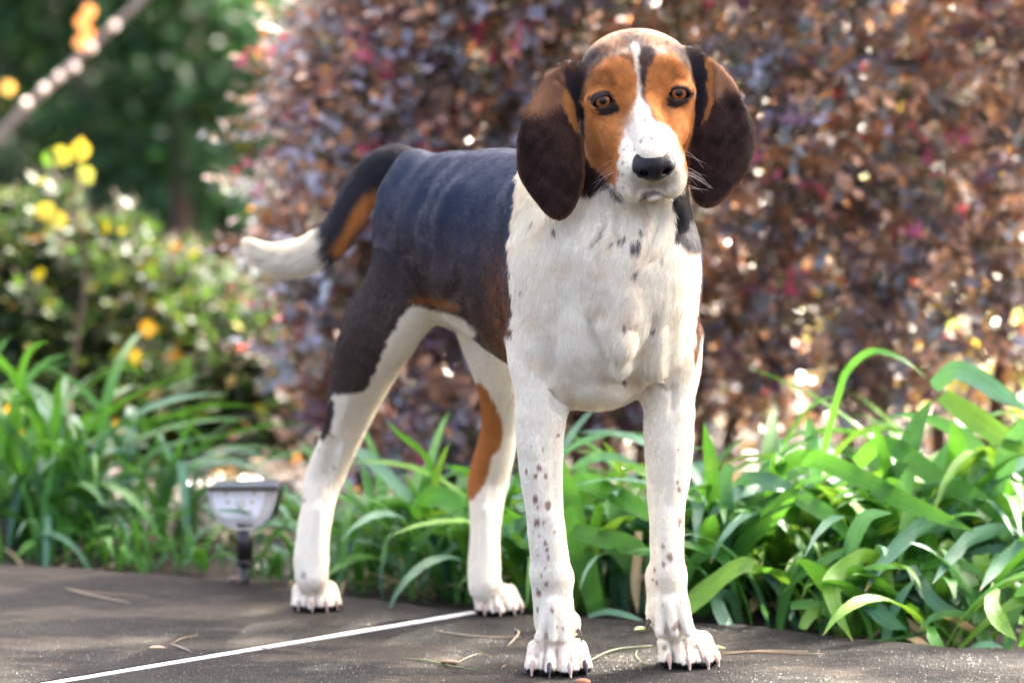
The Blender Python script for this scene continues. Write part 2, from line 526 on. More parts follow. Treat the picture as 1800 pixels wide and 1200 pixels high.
def hedge_region(x0, x1, zlo, zhi, y0, depth, leftround=None):
    """twig roots in the outer part of a shrub; denser at the face that looks at the camera"""
    def f(rs):
        while True:
            x = rs.uniform(x0, x1); z = rs.uniform(0.0, zhi)
            zl = zlo(x) if callable(zlo) else zlo
            if z < zl and rs.rand() > 0.3 * (z / max(zl, 0.01)): continue
            if math.sin(x * 17 + 2.1 * math.sin(z * 13)) * math.sin(z * 19 + 1.7 * math.sin(x * 11)) < -0.35 and rs.rand() < 0.8: continue
            if leftround is not None:
                lim = leftround(z)
                if x < lim: continue
            bulge = 0.12 * math.sin(x * 5.1 + z * 3.0) + 0.08 * math.sin(x * 11 - z * 9)
            y = y0 + bulge + depth * rs.rand() ** 1.7
            if leftround is not None: y += 0.35 * math.exp(-(x - leftround(z)) / 0.12)
            return (x, y, z)
    return f

XC = lambda px, Y: (px - 900) * (Y + 4.2) / FPX
rsA = np.random.RandomState(27)
YH = 1.75
def left_lim(z):
    # left outline of the loropetalum as the photograph shows it, from the foot upwards
    pts = [(0.0, 560), (0.12, 520), (0.25, 485), (0.45, 470), (0.55, 505), (0.62, 490), (0.72, 480), (0.80, 500), (0.86, 525), (0.93, 560), (1.05, 600), (1.3, 680), (1.6, 800)]
    return XC(np.interp(z, [p[0] for p in pts], [p[1] for p in pts]), YH) + 0.02 * math.sin(z * 37)
LG = 'purple-brown fringe-flower shrubs behind the dog'
shrub('fringe_flower_shrub', 'leftmost purple-brown shrub, seen above the back and tail of the dog', 'shrub', LG, rsA, 2300, hedge_region(XC(440, YH), XC(930, YH), 0.0, 1.5, YH, 0.55, left_lim),
      lor_palette(-0.7, 0.11, 1.15), 0.040, [stem_path(rsA, -0.05 + 0.05 * i, YH + 0.35, -0.35 + 0.13 * i, YH + 0.3, 1.1) for i in range(5)], (XC(700, YH), YH + 0.35, -0.03), out=(-0.25, -0.6, 0.45))
rsB = np.random.RandomState(22)
shrub('fringe_flower_shrub', 'purple-brown shrub right behind the head and chest of the dog', 'shrub', LG, rsB, 2300, hedge_region(XC(900, YH), XC(1400, YH), lambda x: 0.05 + 0.14 * ss(np.array(x), 0.22, 0.45), 1.55, YH + 0.05, 0.5),
      lor_palette(0.3, 0.05, 1.1), 0.038, [stem_path(rsB, 0.16 + 0.06 * i, YH + 0.35, 0.02 + 0.14 * i, YH + 0.3, 1.2) for i in range(6)], (XC(1150, YH), YH + 0.35, -0.03))
rsC = np.random.RandomState(23)
shrub('fringe_flower_shrub', 'rusty brown shrub with bare stems filling the right edge of the picture', 'shrub', LG, rsC, 2400, hedge_region(XC(1380, YH), XC(2150, YH), lambda x: 0.20 + 0.06 * math.sin(x * 9), 1.6, YH + 0.02, 0.5),
      lor_palette(1.2, 0.04, 1.05), 0.037, [stem_path(rsC, 0.62 + 0.085 * i, YH + 0.3 + 0.06 * (i % 3), 0.52 + 0.14 * i, YH + 0.3, 1.25, 0.017) for i in range(8)], (XC(1650, YH), YH + 0.35, -0.03))

# low yellow-leaved plants behind the bare stems, in the sun
def yel_palette(rs, Pp, tip, sid):
    return pick(rs, [(0.50, 0.40, 0.04), (0.35, 0.38, 0.05), (0.14, 0.22, 0.04), (0.60, 0.30, 0.05), (0.55, 0.12, 0.06), (0.12, 0.035, 0.09)], [3, 2, 3, 1, 0.5, 0.7], len(Pp)) * (0.7 + 0.5 * rs.rand(len(Pp), 1))
YG = 'low yellowing plants seen through the shrub stems'
for i, (px, Y, lab) in enumerate(((1350, 3.0, 'low plant with yellow and purple leaves behind the stems, left of the tall arching leaf'),
                                  (1560, 3.3, 'low plant with yellow leaves seen through the gaps right of the tall arching leaf'),
                                  (1740, 2.9, 'low yellowing plant behind the stems by the right edge'))):
    rs = np.random.RandomState(40 + i); X0 = XC(px, Y)
    shrub('yellowing_plant', lab, 'plant', YG, rs, 130, lambda rs, X0=X0, Y=Y: (X0 + rs.normal() * 0.16, Y + rs.normal() * 0.1, abs(rs.normal()) * 0.17 + 0.03), yel_palette, 0.040,
          [stem_path(rs, X0, Y, X0 + rs.uniform(-.1, .1), Y, 0.3, 0.006, 5) for _ in range(2)], (X0, Y, -0.03), k=6, singles=60)

# green shrubs on the left
def green_palette(y=0.12, w=1.0):
    cols = [(0.055, 0.13, 0.035), (0.09, 0.19, 0.045), (0.045, 0.09, 0.045), (0.16, 0.24, 0.04), (0.48, 0.46, 0.03), (0.50, 0.26, 0.04)]
    def f(rs, Pp, tip, sid):
        return pick(rs, cols, [3 * w, 3, 2.2 * w, 1.2, y * 4, y * 1.3], len(Pp)) * 0.38 * (0.65 + 0.6 * rs.rand(len(Pp), 1))
    return f
GG = 'green garden shrubs on the left'
def dome(X0, Y0, rx, ry, h, z0=0.02):
    def f(rs):
        while True:
            d = rs.normal(size=3); d /= np.linalg.norm(d)
            k_ = 0.55 + 0.5 * rs.rand() ** 0.6
            z = z0 + abs(d[2]) * h * k_
            if d[1] > 0.3 and rs.rand() < 0.6: continue
            return (X0 + d[0] * rx * k_ * (1 + 0.15 * math.sin(z * 23)), Y0 + d[1] * ry * k_, z)
    return f
for i, (px, Y, rx, ry, h, n, yy, lab) in enumerate((
        (60, 2.9, 0.36, 0.35, 0.43, 1000, 0.13, 'green shrub with many yellow leaves at the left edge of the picture'),
        (265, 3.3, 0.30, 0.30, 0.30, 800, 0.10, 'rounded green shrub between the yellow-leaved one and the purple shrub'),
        (420, 3.0, 0.26, 0.28, 0.20, 650, 0.05, 'low grey-green shrub behind the solar lamp'))):
    rs = np.random.RandomState(60 + i); X0 = XC(px, Y)
    shrub('green_shrub', lab, 'shrub', GG, rs, n, dome(X0, Y, rx, ry, h), green_palette(yy), 0.045,
          [stem_path(rs, X0 + rs.uniform(-.1, .1), Y, X0 + rs.uniform(-.25, .25), Y, h * 0.8, 0.008, 5) for _ in range(4)], (X0, Y, -0.03), k=7, Ls=(0.08, 0.16), singles=220, wide=0.7, mats=(LM_G, LM_GO))

# a sapling shoot with a few large yellow leaves standing out of the left shrub
rs = np.random.RandomState(77)
yr = empty('yellow_leaved_sapling', (XC(150, 2.2), 2.25, -0.03), label='slender shoot with a few large glowing yellow leaves above the left shrub', cat='plant')
V, F = tube(spline([P(120, 700, 2.3), P(150, 480, 2.25), P(128, 330, 2.2), P(140, 255, 2.2)], 5), np.linspace(0.005, 0.0018, 16), 6); V2 = V
mesh_obj('stem', V, F, BARK, yr)
V, F = tube(spline([(XC(150, 2.2), 2.25, -0.05), P(128, 850, 2.28), P(120, 700, 2.3)], 4), np.linspace(0.007, 0.005, 9), 6); mesh_obj('stem', V, F, BARK, yr)
from mathutils import Matrix
def put_leaf(parent, p, d, nrm, sz, col, wide=0.7):
    D = np.array(d, float); D /= np.linalg.norm(D); Y_ = np.cross(nrm, D); Y_ /= np.linalg.norm(Y_); Z_ = np.cross(D, Y_)
    o = bpy.data.objects.new('leaf', single_leaf_mesh(wide)); COL.objects.link(o); o.parent = parent
    M = np.eye(4); M[:3, :3] = np.stack([D, Y_, Z_], 1) * sz; M[:3, 3] = np.array(p) - parent_loc(parent)
    o.matrix_local = Matrix(M.tolist()); o.color = (*col, 1)
for px, py, dx, dz, s, c in ((128, 285, -0.8, 0.35, 0.062, (0.62, 0.62, 0.03)), (140, 285, 0.1, 1.0, 0.055, (0.72, 0.60, 0.06)), (140, 290, 0.5, -0.8, 0.050, (0.55, 0.62, 0.10)), (95, 262, -0.4, -0.9, 0.045, (0.16, 0.38, 0.04)),
                             (60, 365, 0.6, -0.2, 0.055, (0.70, 0.58, 0.05)), (95, 370, 0.4, -0.8, 0.045, (0.60, 0.50, 0.05)), (255, 560, 0.2, -0.9, 0.045, (0.75, 0.46, 0.04)), (235, 610, 0.1, -0.9, 0.040, (0.62, 0.48, 0.05)),
                             (35, 710, -0.5, -0.6, 0.05, (0.75, 0.50, 0.04)), (200, 735, 0.1, -0.9, 0.04, (0.72, 0.34, 0.03)), (10, 745, 0.4, -0.7, 0.05, (0.72, 0.60, 0.06))):
    put_leaf(yr, P(px, py, 2.2), (dx, -0.1, dz), (0.2, -1.0, 0.35), s * 0.85, tuple(v * 0.45 for v in c), 0.8)

# the leaning bare branch, top left, with shiny beads added for glints of light
br = empty('bare_sapling', (XC(-260, 4.4), 4.4, -0.05), label='thin grey bare stem leaning across the upper left corner with pale shiny beads added for glints', cat='tree')
bq = spline([(XC(-260, 4.4), 4.4, -0.05), P(-120, 380, 4.4), P(0, 236, 4.4), P(110, 130, 4.4), P(250, 0, 4.4), P(420, -160, 4.4), P(700, -420, 4.4)], 5)
t = NT('bark_grey'); tc = t.n('TexCoord'); nz = t.noise(30, 4, 0.6, tc.outputs['Object'])
GREYB = t.done(t.bsdf(t.ramp(nz, [(0.3, (0.14, 0.115, 0.10)), (0.7, (0.30, 0.25, 0.22))]), 0.7))
V, F = tube(bq, np.linspace(0.014, 0.006, len(bq)), 8); mesh_obj('trunk', V, F, GREYB, br)
bud = plain('glint_bead', (0.85, 0.72, 0.60), 0.12, Coat_Weight=1.0)
BV, BF = [], []
def ball(r, c=(0, 0, 0), seg=8, ring=6):
    V, F = [], []
    for i in range(ring + 1):
        for j in range(seg):
            a, b_ = pi * i / ring, 2 * pi * j / seg
            V.append((c[0] + r * sin(a) * cos(b_), c[1] + r * sin(a) * sin(b_), c[2] + r * cos(a)))
    for i in range(ring):
        for j in range(seg): F.append((i * seg + j, (i + 1) * seg + j, (i + 1) * seg + (j + 1) % seg, i * seg + (j + 1) % seg))
    return np.array(V), F
for px, py in ((45, 183), (76, 157), (103, 136), (130, 119), (200, 47), (160, 85)):
    v, f = ball(0.012, P(px, py, 4.38)); mesh_obj('bud', v, f, bud, br)  # beads standing in for glints along the stem
for px, py, c in ((152, 8, (0.7, 0.32, 0.12)), (140, 28, (0.7, 0.3, 0.1)), (149, 48, (0.8, 0.25, 0.08)), (138, 64, (0.6, 0.3, 0.12)), (10, 142, (0.7, 0.45, 0.12))):
    put_leaf(br, P(px, py, 4.3), (0.3, -0.2, -0.8), (0.3, -1, 0.5), 0.038, c, 0.9)

# ---- trees at the back
def tree(name, label, X, Y, h, cr, n, rs, palette, trunk_r=0.045, crown_z=0.06, droop=0.4, group='dark evergreen trees at the back', size=0.09, lobes=9):
    r = empty(name, (X, Y, -0.05), label=label, cat='tree', group=group)
    tp = [(X + rs.normal() * 0.03, Y + rs.normal() * 0.03, -0.05 + h * 0.85 * i / 6) for i in range(7)]
    V, F = tube(tp, np.linspace(trunk_r, trunk_r * 0.3, 7), 9); mesh_obj('trunk', V, F, BARK, r)
    cents = []
    for i in range(lobes):
        a = rs.uniform(0, 2 * pi); z = h * (crown_z + (1 - crown_z) * rs.rand()); q = cr * (0.75 if z < h * 0.6 else 0.45) * rs.rand() ** 0.5
        e = np.array([X + cos(a) * q, Y + sin(a) * q, z]); cents.append(e)
        s = np.array([X, Y, max(0.2, z - cr * 0.5)])
        V, F = tube([s, (s + e) / 2 + [0, 0, 0.08], e], [trunk_r * 0.35, trunk_r * 0.22, trunk_r * 0.08], 6); mesh_obj('limb', V, F, BARK, r)
    cents = np.array(cents)
    lo = rs.randint(lobes, size=n)
    d = rs.normal(size=(n, 3)); d /= np.linalg.norm(d, axis=1, keepdims=True)
    R_ = cr * 0.52 * (0.35 + 0.75 * rs.rand(n, 1) ** 0.7) * (1 + 0.25 * np.sin(d[:, :1] * 7 + d[:, 2:] * 5))
    Pp = cents[lo] + d * R_ * [1, 1, 0.8]
    keep = Pp[:, 2] > 0.1; Pp, d = Pp[keep], d[keep]
    D = d + rs.normal(size=d.shape) * 0.6 + [0, 0, -droop]
    C = palette(rs, Pp, rs.rand(len(Pp)), np.zeros(len(Pp), int))
    leaves_bulk('crown', Pp, leaf_frames(D, rs, 0.8), size * (0.6 + 0.6 * rs.rand(len(Pp))), C, LM_G, r, 'stuff', 0.45)
    return r
def dark_pal(k=1.0, y=0.02):
    cols = [(0.020, 0.060, 0.022), (0.032, 0.095, 0.035), (0.028, 0.075, 0.045), (0.05, 0.13, 0.04), (0.24, 0.28, 0.05)]
    def f(rs, Pp, tip, sid): return pick(rs, cols, [3, 3, 2, 1.2, y], len(Pp)) * k * 0.42 * (0.7 + 0.5 * rs.rand(len(Pp), 1))
    return f
for i, (px, Y, h, cr, n, k_, lab) in enumerate((
        (-120, 8.5, 3.2, 1.1, 6000, 1.2, 'dark broad-leaved tree at the far left edge'),
        (150, 10.5, 4.0, 1.4, 9000, 1.5, 'dark tree behind the leaning bare stem'),
        (330, 7.8, 2.4, 0.75, 8000, 2.6, 'lighter green feathery tree in the middle of the upper left background'),
        (560, 10.0, 4.2, 1.2, 7500, 1.1, 'dark tree at the back just left of the purple shrub top'),
        (980, 10.5, 4.2, 1.4, 5000, 0.8, 'dark tree hidden behind the middle purple shrub'),
        (1500, 10.2, 4.0, 1.5, 5000, 0.8, 'dark tree behind the right-hand shrub'))):
    tree('evergreen_tree', lab, XC(px, Y), Y, h, cr, n, np.random.RandomState(90 + i), dark_pal(k_, 0.05), size=0.085)
# far wood that reads as one mass
rs = np.random.RandomState(5)
n = 26000
Pp = np.stack([rs.uniform(-9, 9, n), rs.uniform(12.2, 14.5, n), rs.rand(n) ** 1.2 * 3.4], 1)
Pp[:, 2] *= 0.8 + 0.25 * np.sin(Pp[:, 0] * 1.3) + 0.1 * np.sin(Pp[:, 0] * 3.7)
C = dark_pal(0.7)(rs, Pp, None, None)
leaves_bulk('woodland', Pp, leaf_frames(rs.normal(size=(n, 3)), rs, 1.0), 0.26 * (0.5 + rs.rand(n)), C, LM_A, None, 'stuff', 0.6)

# fallen leaves on the soil behind the bed
rs = np.random.RandomState(9)
n = 6000
Pp = np.stack([rs.uniform(-3.2, 3.4, n), 0.75 + rs.rand(n) ** 1.2 * 9, np.full(n, -0.02) + rs.rand(n) * 0.02], 1)
def edge_y(x):
    e = np.array(EDGE); return np.interp(x, e[:, 0], e[:, 1])
keep = Pp[:, 1] > edge_y(Pp[:, 0]) + 0.30; Pp = Pp[keep]; n = len(Pp)
C = pick(rs, [(0.11, 0.07, 0.04), (0.07, 0.045, 0.025), (0.17, 0.12, 0.07), (0.04, 0.025, 0.018), (0.22, 0.17, 0.03)], [3, 4, 1.2, 3, 0.8], n)
leaves_bulk('fallen_leaves', Pp, leaf_frames(rs.normal(size=(n, 3)) * [1, 1, 0.25], rs, 0.35), 0.06 * (0.5 + 0.8 * rs.rand(n)), C, LM_A, None, 'stuff', 0.6)

# ---- shade tree behind on the right; its crown hangs above the picture and breaks the sun
SHADE_SEED, SHADE_N = 4, 150
def shade_tree():
    rs = np.random.RandomState(SHADE_SEED)
    sd = np.array([cos(SUN_EL) * sin(SUN_AZ), cos(SUN_EL) * cos(SUN_AZ), sin(SUN_EL)])
    c0 = np.array([0.0, -0.65, 0.35]) + sd * 6.0
    r = empty('shade_tree', (c0[0] + 0.9, c0[1] + 2.3, -0.05), label='tall broad-leaved tree standing behind the shrubs, its crown above the picture', cat='tree')
    b0 = np.array([c0[0] + 0.9, c0[1] + 2.3, -0.05])
    V, F = tube(spline([b0, b0 + [0.05, 0.05, 1.6], b0 + [-0.1, -0.3, 3.0], c0 + [0, 0, 0.6]], 4), np.linspace(0.16, 0.05, 13), 10); mesh_obj('trunk', V, F, BARK, r)
    Pp = []
    for i in range(60):
        c = c0 + rs.uniform(-1, 1, 3) * [2.6, 1.55, 0.6]
        s = c0 + [rs.uniform(-.3, .3), 0, -0.4]
        V, F = tube([s, (s + c) / 2 + [0, 0, 0.15], c], [0.035, 0.02, 0.008], 5); mesh_obj('limb', V, F, BARK, r)
        m_ = SHADE_N
        d = rs.normal(size=(m_, 3)) * [0.32, 0.32, 0.16]
        Pp.append(c + d)
    Pp = np.vstack(Pp)
    C = green_palette(0.1)(rs, Pp, None, np.zeros(1, int))
    leaves_bulk('crown', Pp, leaf_frames(rs.normal(size=Pp.shape), rs, 0.8), 0.11 * (0.6 + 0.6 * rs.rand(len(Pp))), C, LM_A, r, 'stuff', 0.7)
shade_tree()
# ================================================================ daylilies along the pavement
rs = np.random.RandomState(31)
M1, M2 = [STRAP, STRAP, STRAP_B, STRAP_Y], [STRAP, STRAP, STRAP_B]
ZG = -0.03
def at(px, Y): return (XC(px, Y), Y, ZG)
# far left
clump(at(-40, 1.55), 'tall narrow-leaved clump cut by the left edge of the picture', 55, 0.50, 0.017, rs, M2, 0.07)
clump(at(90, 1.45), 'green strap-leaved clump at the far left behind the pavement', 60, 0.46, 0.017, rs, M2, 0.07)
clump(at(200, 1.40), 'clump with long leaves arching right towards the solar lamp', 48, 0.40, 0.015, rs, M2, 0.06, 0.3, 2.2)
clump(at(312, 1.45), 'low sparse clump just left of the solar lamp', 24, 0.20, 0.013, rs, M2, 0.05)
clump(at(500, 1.5), 'low sparse tuft between the solar lamp and the hind paw', 22, 0.15, 0.010, rs, M2, 0.05)
clump(at(290, 1.18), 'very low tuft of thin leaves at the pavement edge left of the solar lamp', 34, 0.10, 0.009, rs, M2, 0.06)
clump(at(510, 1.05), 'very low tuft of thin leaves at the pavement edge right of the solar lamp', 36, 0.10, 0.009, rs, M2, 0.05)
clump(at(120, 1.22), 'low fringe of thin leaves hanging over the pavement edge at the far left', 44, 0.18, 0.011, rs, M2, 0.09)
# middle
cm1 = clump(at(655, 0.95), 'fine-leaved clump between the two hind legs of the dog', 80, 0.27, 0.011, rs, M2, 0.07)
cm2 = clump(at(780, 0.85), 'taller clump right of centre between the hind legs', 55, 0.31, 0.016, rs, M2, 0.05)
cm3 = clump(at(930, 0.85), 'clump behind the hind paw and the right fore leg', 40, 0.33, 0.022, rs, M1, 0.05)
cm4 = clump(at(1060, 0.75), 'broad-leaved clump seen between the two fore legs', 50, 0.31, 0.026, rs, M1, 0.05)
# right
cr1 = clump(at(1265, 0.75), 'clump with upright blades just right of the left fore leg', 46, 0.34, 0.025, rs, M1, 0.06)
cr2 = clump(at(1400, 0.75), 'clump with the tall arching leaf right of the dog', 55, 0.36, 0.026, rs, M1, 0.06)
cr3 = clump(at(1540, 0.70), 'dense clump in the middle of the bed on the right', 60, 0.38, 0.028, rs, M1, 0.07)
cr4 = clump(at(1680, 0.75), 'big clump with bluish drooping leaves near the right edge', 60, 0.44, 0.030, rs, M1, 0.07)
cr5 = clump(at(1820, 0.80), 'tallest clump cut by the right edge of the picture', 60, 0.52, 0.030, rs, M1, 0.08)
cr6 = clump(at(1460, 0.52), 'low front clump spilling leaves onto the pavement', 34, 0.22, 0.024, rs, M1, 0.06)
cr7 = clump(at(1700, 0.42), 'low front clump at the right with leaves lying on the pavement', 40, 0.24, 0.026, rs, M1, 0.07)

def c7(pts, Y, Y2=None):
    Y2 = Y if Y2 is None else Y2; n = len(pts) - 1
    return [(1200 + a / 2, 600 + b / 2, Y + (Y2 - Y) * i / n) for i, (a, b) in enumerate(pts)]
hero(cr2, c7([(470, 560), (490, 400), (505, 340), (540, 200), (580, 105), (640, 48), (700, 38), (780, 68), (865, 135)], 0.75, 0.60), STRAP, 17, 0.9)
hero(cr2, c7([(330, 560), (340, 440), (370, 340), (430, 250), (480, 212), (540, 190)], 0.78, 0.70), STRAP, 8, 0.9)
hero(cr3, c7([(330, 460), (400, 412), (500, 425), (650, 495), (800, 575), (920, 625), (1030, 670)], 0.60, 0.42), STRAP, 34, 0.30)
hero(cr4, c7([(610, 430), (680, 368), (760, 382), (880, 475), (1000, 535), (1100, 605), (1230, 680)], 0.66, 0.55), STRAP, 38, 0.4)
hero(cr5, c7([(880, 160), (950, 103), (1030, 130), (1120, 190), (1230, 250)], 0.70, 0.60), STRAP_B, 38, 0.5)
hero(cr5, c7([(910, 190), (1000, 255), (1100, 325), (1250, 420)], 0.66, 0.60), STRAP_Y, 44, 0.4)
hero(cr1, c7([(150, 760), (110, 580), (97, 420), (74, 285)], 0.62, 0.60), STRAP, 26, 0.3)
hero(cr1, c7([(150, 740), (158, 600), (150, 490), (160, 450), (190, 447)], 0.58, 0.52), STRAP_B, 24, 0.4)
hero(cr1, c7([(170, 780), (230, 690), (330, 590), (430, 478)], 0.58, 0.50), STRAP, 34, 0.3)
hero(cr1, c7([(-10, 960), (60, 880), (150, 822), (215, 785), (268, 800), (276, 840)], 0.42, 0.50), STRAP_Y, 30, 0.5)
hero(cr1, c7([(200, 990), (170, 900), (120, 900), (140, 970), (190, 1040), (285, 1076)], 0.52, 0.34), STRAP_B, 24, 0.5)
hero(cr1, c7([(0, 850), (50, 765), (115, 735), (150, 770), (165, 820)], 0.50, 0.45), STRAP, 26, 0.6)
hero(cr1, c7([(150, 600), (200, 500), (260, 480), (350, 500), (440, 540)], 0.62, 0.5), STRAP_B, 24, 0.5)
hero(cr2, c7([(470, 500), (462, 410), (450, 330), (443, 262)], 0.66, 0.62), STRAP_B, 24, 0.2)
hero(cr2, c7([(500, 480), (545, 390), (620, 322), (720, 307), (830, 332)], 0.70, 0.62), STRAP_Y, 12, 0.7)
hero(cr3, c7([(360, 520), (430, 560), (520, 620), (620, 720)], 0.55, 0.45), STRAP, 32, 0.5)
hero(cr6, c7([(585, 800), (590, 740), (605, 680), (650, 612), (735, 603)], 0.44, 0.36), STRAP_B, 28, 0.3)
hero(cr4, c7([(985, 745), (963, 660), (925, 645), (850, 650), (780, 690), (690, 790), (640, 880)], 0.58, 0.34), STRAP_B, 34, 0.4, base=0.45)
hero(cr4, c7([(1155, 768), (1133, 683), (1095, 668), (1000, 700), (930, 770), (880, 850)], 0.58, 0.34), STRAP_B, 30, 0.4, base=0.45)
hero(cr5, c7([(1280, 815), (1258, 730), (1220, 715), (1150, 750), (1090, 800), (1045, 875)], 0.58, 0.34), STRAP_B, 34, 0.4, base=0.45)
hero(cr6, c7([(700, 800), (660, 757), (600, 770), (535, 820), (520, 870), (545, 960), (600, 1055)], 0.42, 0.26), STRAP_Y, 34, 0.25)
hero(cr7, c7([(900, 1005), (820, 1035), (720, 1052), (620, 1056)], 0.33, 0.27), STRAP_B, 20, 1.1)
hero(cr7, c7([(1030, 965), (950, 962), (885, 972), (828, 1012)], 0.34, 0.28), STRAP_B, 26, 0.9)
hero(cr7, c7([(1100, 860), (1085, 920), (1115, 985), (1175, 1050)], 0.36, 0.20), STRAP_Y, 30, 0.3)
hero(cr7, c7([(1000, 1090), (1060, 1066), (1130, 1075)], 0.25, 0.22), STRAP_B, 16, 1.0)
hero(cr7, c7([(870, 1000), (885, 1050), (925, 1095)], 0.30, 0.22), STRAP, 22, 0.4)
hero(cr6, c7([(800, 790), (840, 860), (900, 930), (980, 950)], 0.42, 0.36), STRAP_B, 26, 0.5)
hero(cr6, c7([(580, 850), (640, 910), (720, 980), (790, 1010)], 0.42, 0.30), STRAP_B, 30, 0.5)
hero(cr6, c7([(380, 930), (450, 925), (530, 960), (560, 980)], 0.42, 0.40), STRAP, 22, 0.6)
hero(cr6, c7([(420, 1010), (450, 960), (500, 940)], 0.36, 0.40), STRAP_Y, 22, 0.5)
def c5(pts, Y, Y2=None):
    Y2 = Y if Y2 is None else Y2; n = len(pts) - 1
    return [(560 + a / 3, 700 + b / 3, Y + (Y2 - Y) * i / n) for i, (a, b) in enumerate(pts)]
hero(cm2, c5([(640, 700), (600, 400), (540, 280), (440, 200), (355, 120)], 0.85, 0.8), STRAP, 12, 0.4)
hero(cm2, c5([(620, 640), (610, 480), (640, 340), (690, 235)], 0.85, 0.8), STRAP_Y, 12, 0.4)
hero(cm2, c5([(500, 620), (560, 540), (640, 520), (740, 580), (840, 640), (930, 650)], 0.80, 0.7), STRAP, 40, 0.5)
hero(cm3, c5([(930, 780), (980, 710), (1060, 660), (1110, 625)], 0.65, 0.6), STRAP_B, 22, 0.4)
hero(cm1, c5([(330, 760), (280, 650), (200, 550), (90, 480)], 0.85, 0.75), STRAP_B, 11, 0.5)
hero(cm1, c5([(500, 600), (420, 565), (330, 570), (260, 610)], 0.85, 0.75), STRAP, 10, 0.5)
def c3b(pts, Y, Y2=None):
    Y2 = Y if Y2 is None else Y2; n = len(pts) - 1
    return [(850 + a / 2.4, 700 + b / 2.4, Y + (Y2 - Y) * i / n) for i, (a, b) in enumerate(pts)]
hero(cm4, c3b([(480, 900), (430, 700), (370, 450), (335, 250)], 0.60, 0.62), STRAP, 46, 0.3)
hero(cm4, c3b([(330, 380), (420, 350), (540, 400), (680, 480), (760, 540)], 0.70, 0.55), STRAP, 34, 0.4)
hero(cm4, c3b([(560, 420), (575, 330), (560, 260), (505, 180)], 0.72, 0.7), STRAP_Y, 14, 0.3)
hero(cm4, c3b([(380, 560), (500, 590), (620, 620), (720, 665)], 0.60, 0.5), STRAP, 36, 0.4)
hero(cm4, c3b([(370, 300), (440, 260), (540, 245), (660, 280)], 0.72, 0.6), STRAP_B, 16, 0.5)
hero(cm3, c3b([(330, 240), (400, 190), (470, 165), (550, 145)], 0.72, 0.7), STRAP_B, 12, 0.5)
hero(cm4, c3b([(440, 920), (520, 900), (600, 915), (680, 940)], 0.5, 0.45), STRAP_B, 14, 0.9)
dryl = strap_mat('dry_leaf', (0.30, 0.23, 0.12), (0.42, 0.33, 0.20), (0.4, 0.3, 0.15))
hero(cm4, c3b([(655, 560), (650, 680), (640, 790), (650, 910)], 0.55, 0.55), dryl, 18, 0.3)
hero(cr1, c3b([(850, 900), (920, 840), (1000, 760), (1090, 700), (1160, 690)], 0.40, 0.45), STRAP_Y, 30, 0.4)

# ================================================================ solar lamp
LY = 0.93
LB = G(429, 1022); LY = LB[1]
lamp = empty('solar_path_light', (LB[0], LB[1], -0.03), label='small solar path light with dark panel top and clear face by the pavement', cat='garden light')
def LP(px, py, dy=0.0): return P(px, py, LY + dy)
blk = plain('black_plastic', (0.018, 0.016, 0.015), 0.35)
panel = plain('solar_panel', (0.015, 0.035, 0.09), 0.2)
c0 = LP(430, 940); 
def cyl_path(name, pts, rad, mat, m=20):
    V, F = tube(pts, rad, m); return mesh_obj(name, V, F, mat, lamp)
s = mpp(LY)
cyl_path('pole', [LP(430, 985), LP(431, 920)], [14.5 * s, 15.5 * s], blk)
cyl_path('collar', [LP(430, 990), LP(430, 984)], [17 * s, 17 * s], blk)
cyl_path('ground_spike', [np.array([LP(430, 990)[0], LY, -0.03]), LP(430, 988)], [8 * s, 10.5 * s], blk)
# housing: a half-round tray seen from the front
def dshape(px0, px1, ptop, pbot, n=18, pw=3.4):
    cx_, w = (px0 + px1) / 2, (px1 - px0) / 2
    pts = [(px0, ptop), ]
    for i in range(n + 1):
        a = pi * i / n
        x_ = -cos(a); y_ = (abs(sin(a))) ** (2 / pw)
        pts.append((cx_ + w * math.copysign(abs(x_) ** 0.9, x_) * (1 - 0.10 * y_), ptop + 10 + (pbot - ptop - 10) * y_))
    pts.append((px1, ptop))
    return pts
def extrude_px(name, out, d0, d1, mat, shrink=1.0, back_shift=(0, 0), bev=0.0):
    n = len(out); c = np.mean(out, 0)
    V = [LP(a, b, d0) for a, b in out]
    V += [LP(c[0] + (a - c[0]) * shrink + back_shift[0], c[1] + (b - c[1]) * shrink + back_shift[1], d1) for a, b in out]
    F = [tuple(range(n)), tuple(range(2 * n - 1, n - 1, -1))] + [(i, (i + 1) % n, n + (i + 1) % n, n + i) for i in range(n)]
    o = mesh_obj(name, np.array(V), F, mat, lamp, smooth=False)
    if bev:
        m = o.modifiers.new('bevel', 'BEVEL'); m.width = bev; m.segments = 2; m.limit_method = 'ANGLE'
    return o
FACE = [(365, 856), (366, 870), (372, 893), (384, 914), (399, 925), (422, 930), (444, 928), (463, 918), (474, 904), (481, 885), (485, 862), (485, 856)]
def inset(o_, k_): c_ = np.array([425, 872.0]); return [tuple(c_ + (np.array(p_) - c_) * k_) for p_ in o_]
extrude_px('housing', inset(FACE, 0.99), 0.004, 0.062, blk, 0.93, (15, -3), 0.002)
white = plain('reflector_white', (0.93, 0.94, 0.95), 0.3)
extrude_px('reflector', inset(FACE, 0.955), 0.0005, 0.0035, plain('reflector_grey', (0.66, 0.64, 0.60), 0.3), 1.0)
extrude_px('reflector_plate', [(375, 859), (467, 859), (463, 877), (451, 912), (397, 911), (381, 902), (376, 883)], -0.005, 0.0, white, 1.03)
led = plain('led_chip', (0.55, 0.48, 0.22), 0.3)
for x_, y_ in ((401, 882), (404, 897), (443, 882), (439, 898), (397, 866), (447, 866)):
    v, f = ball(1, seg=12, ring=8); v = v * [3.6 * s, 0.0015, 3.6 * s] + LP(x_, y_, -0.0045); mesh_obj('led', v, f, led, lamp)
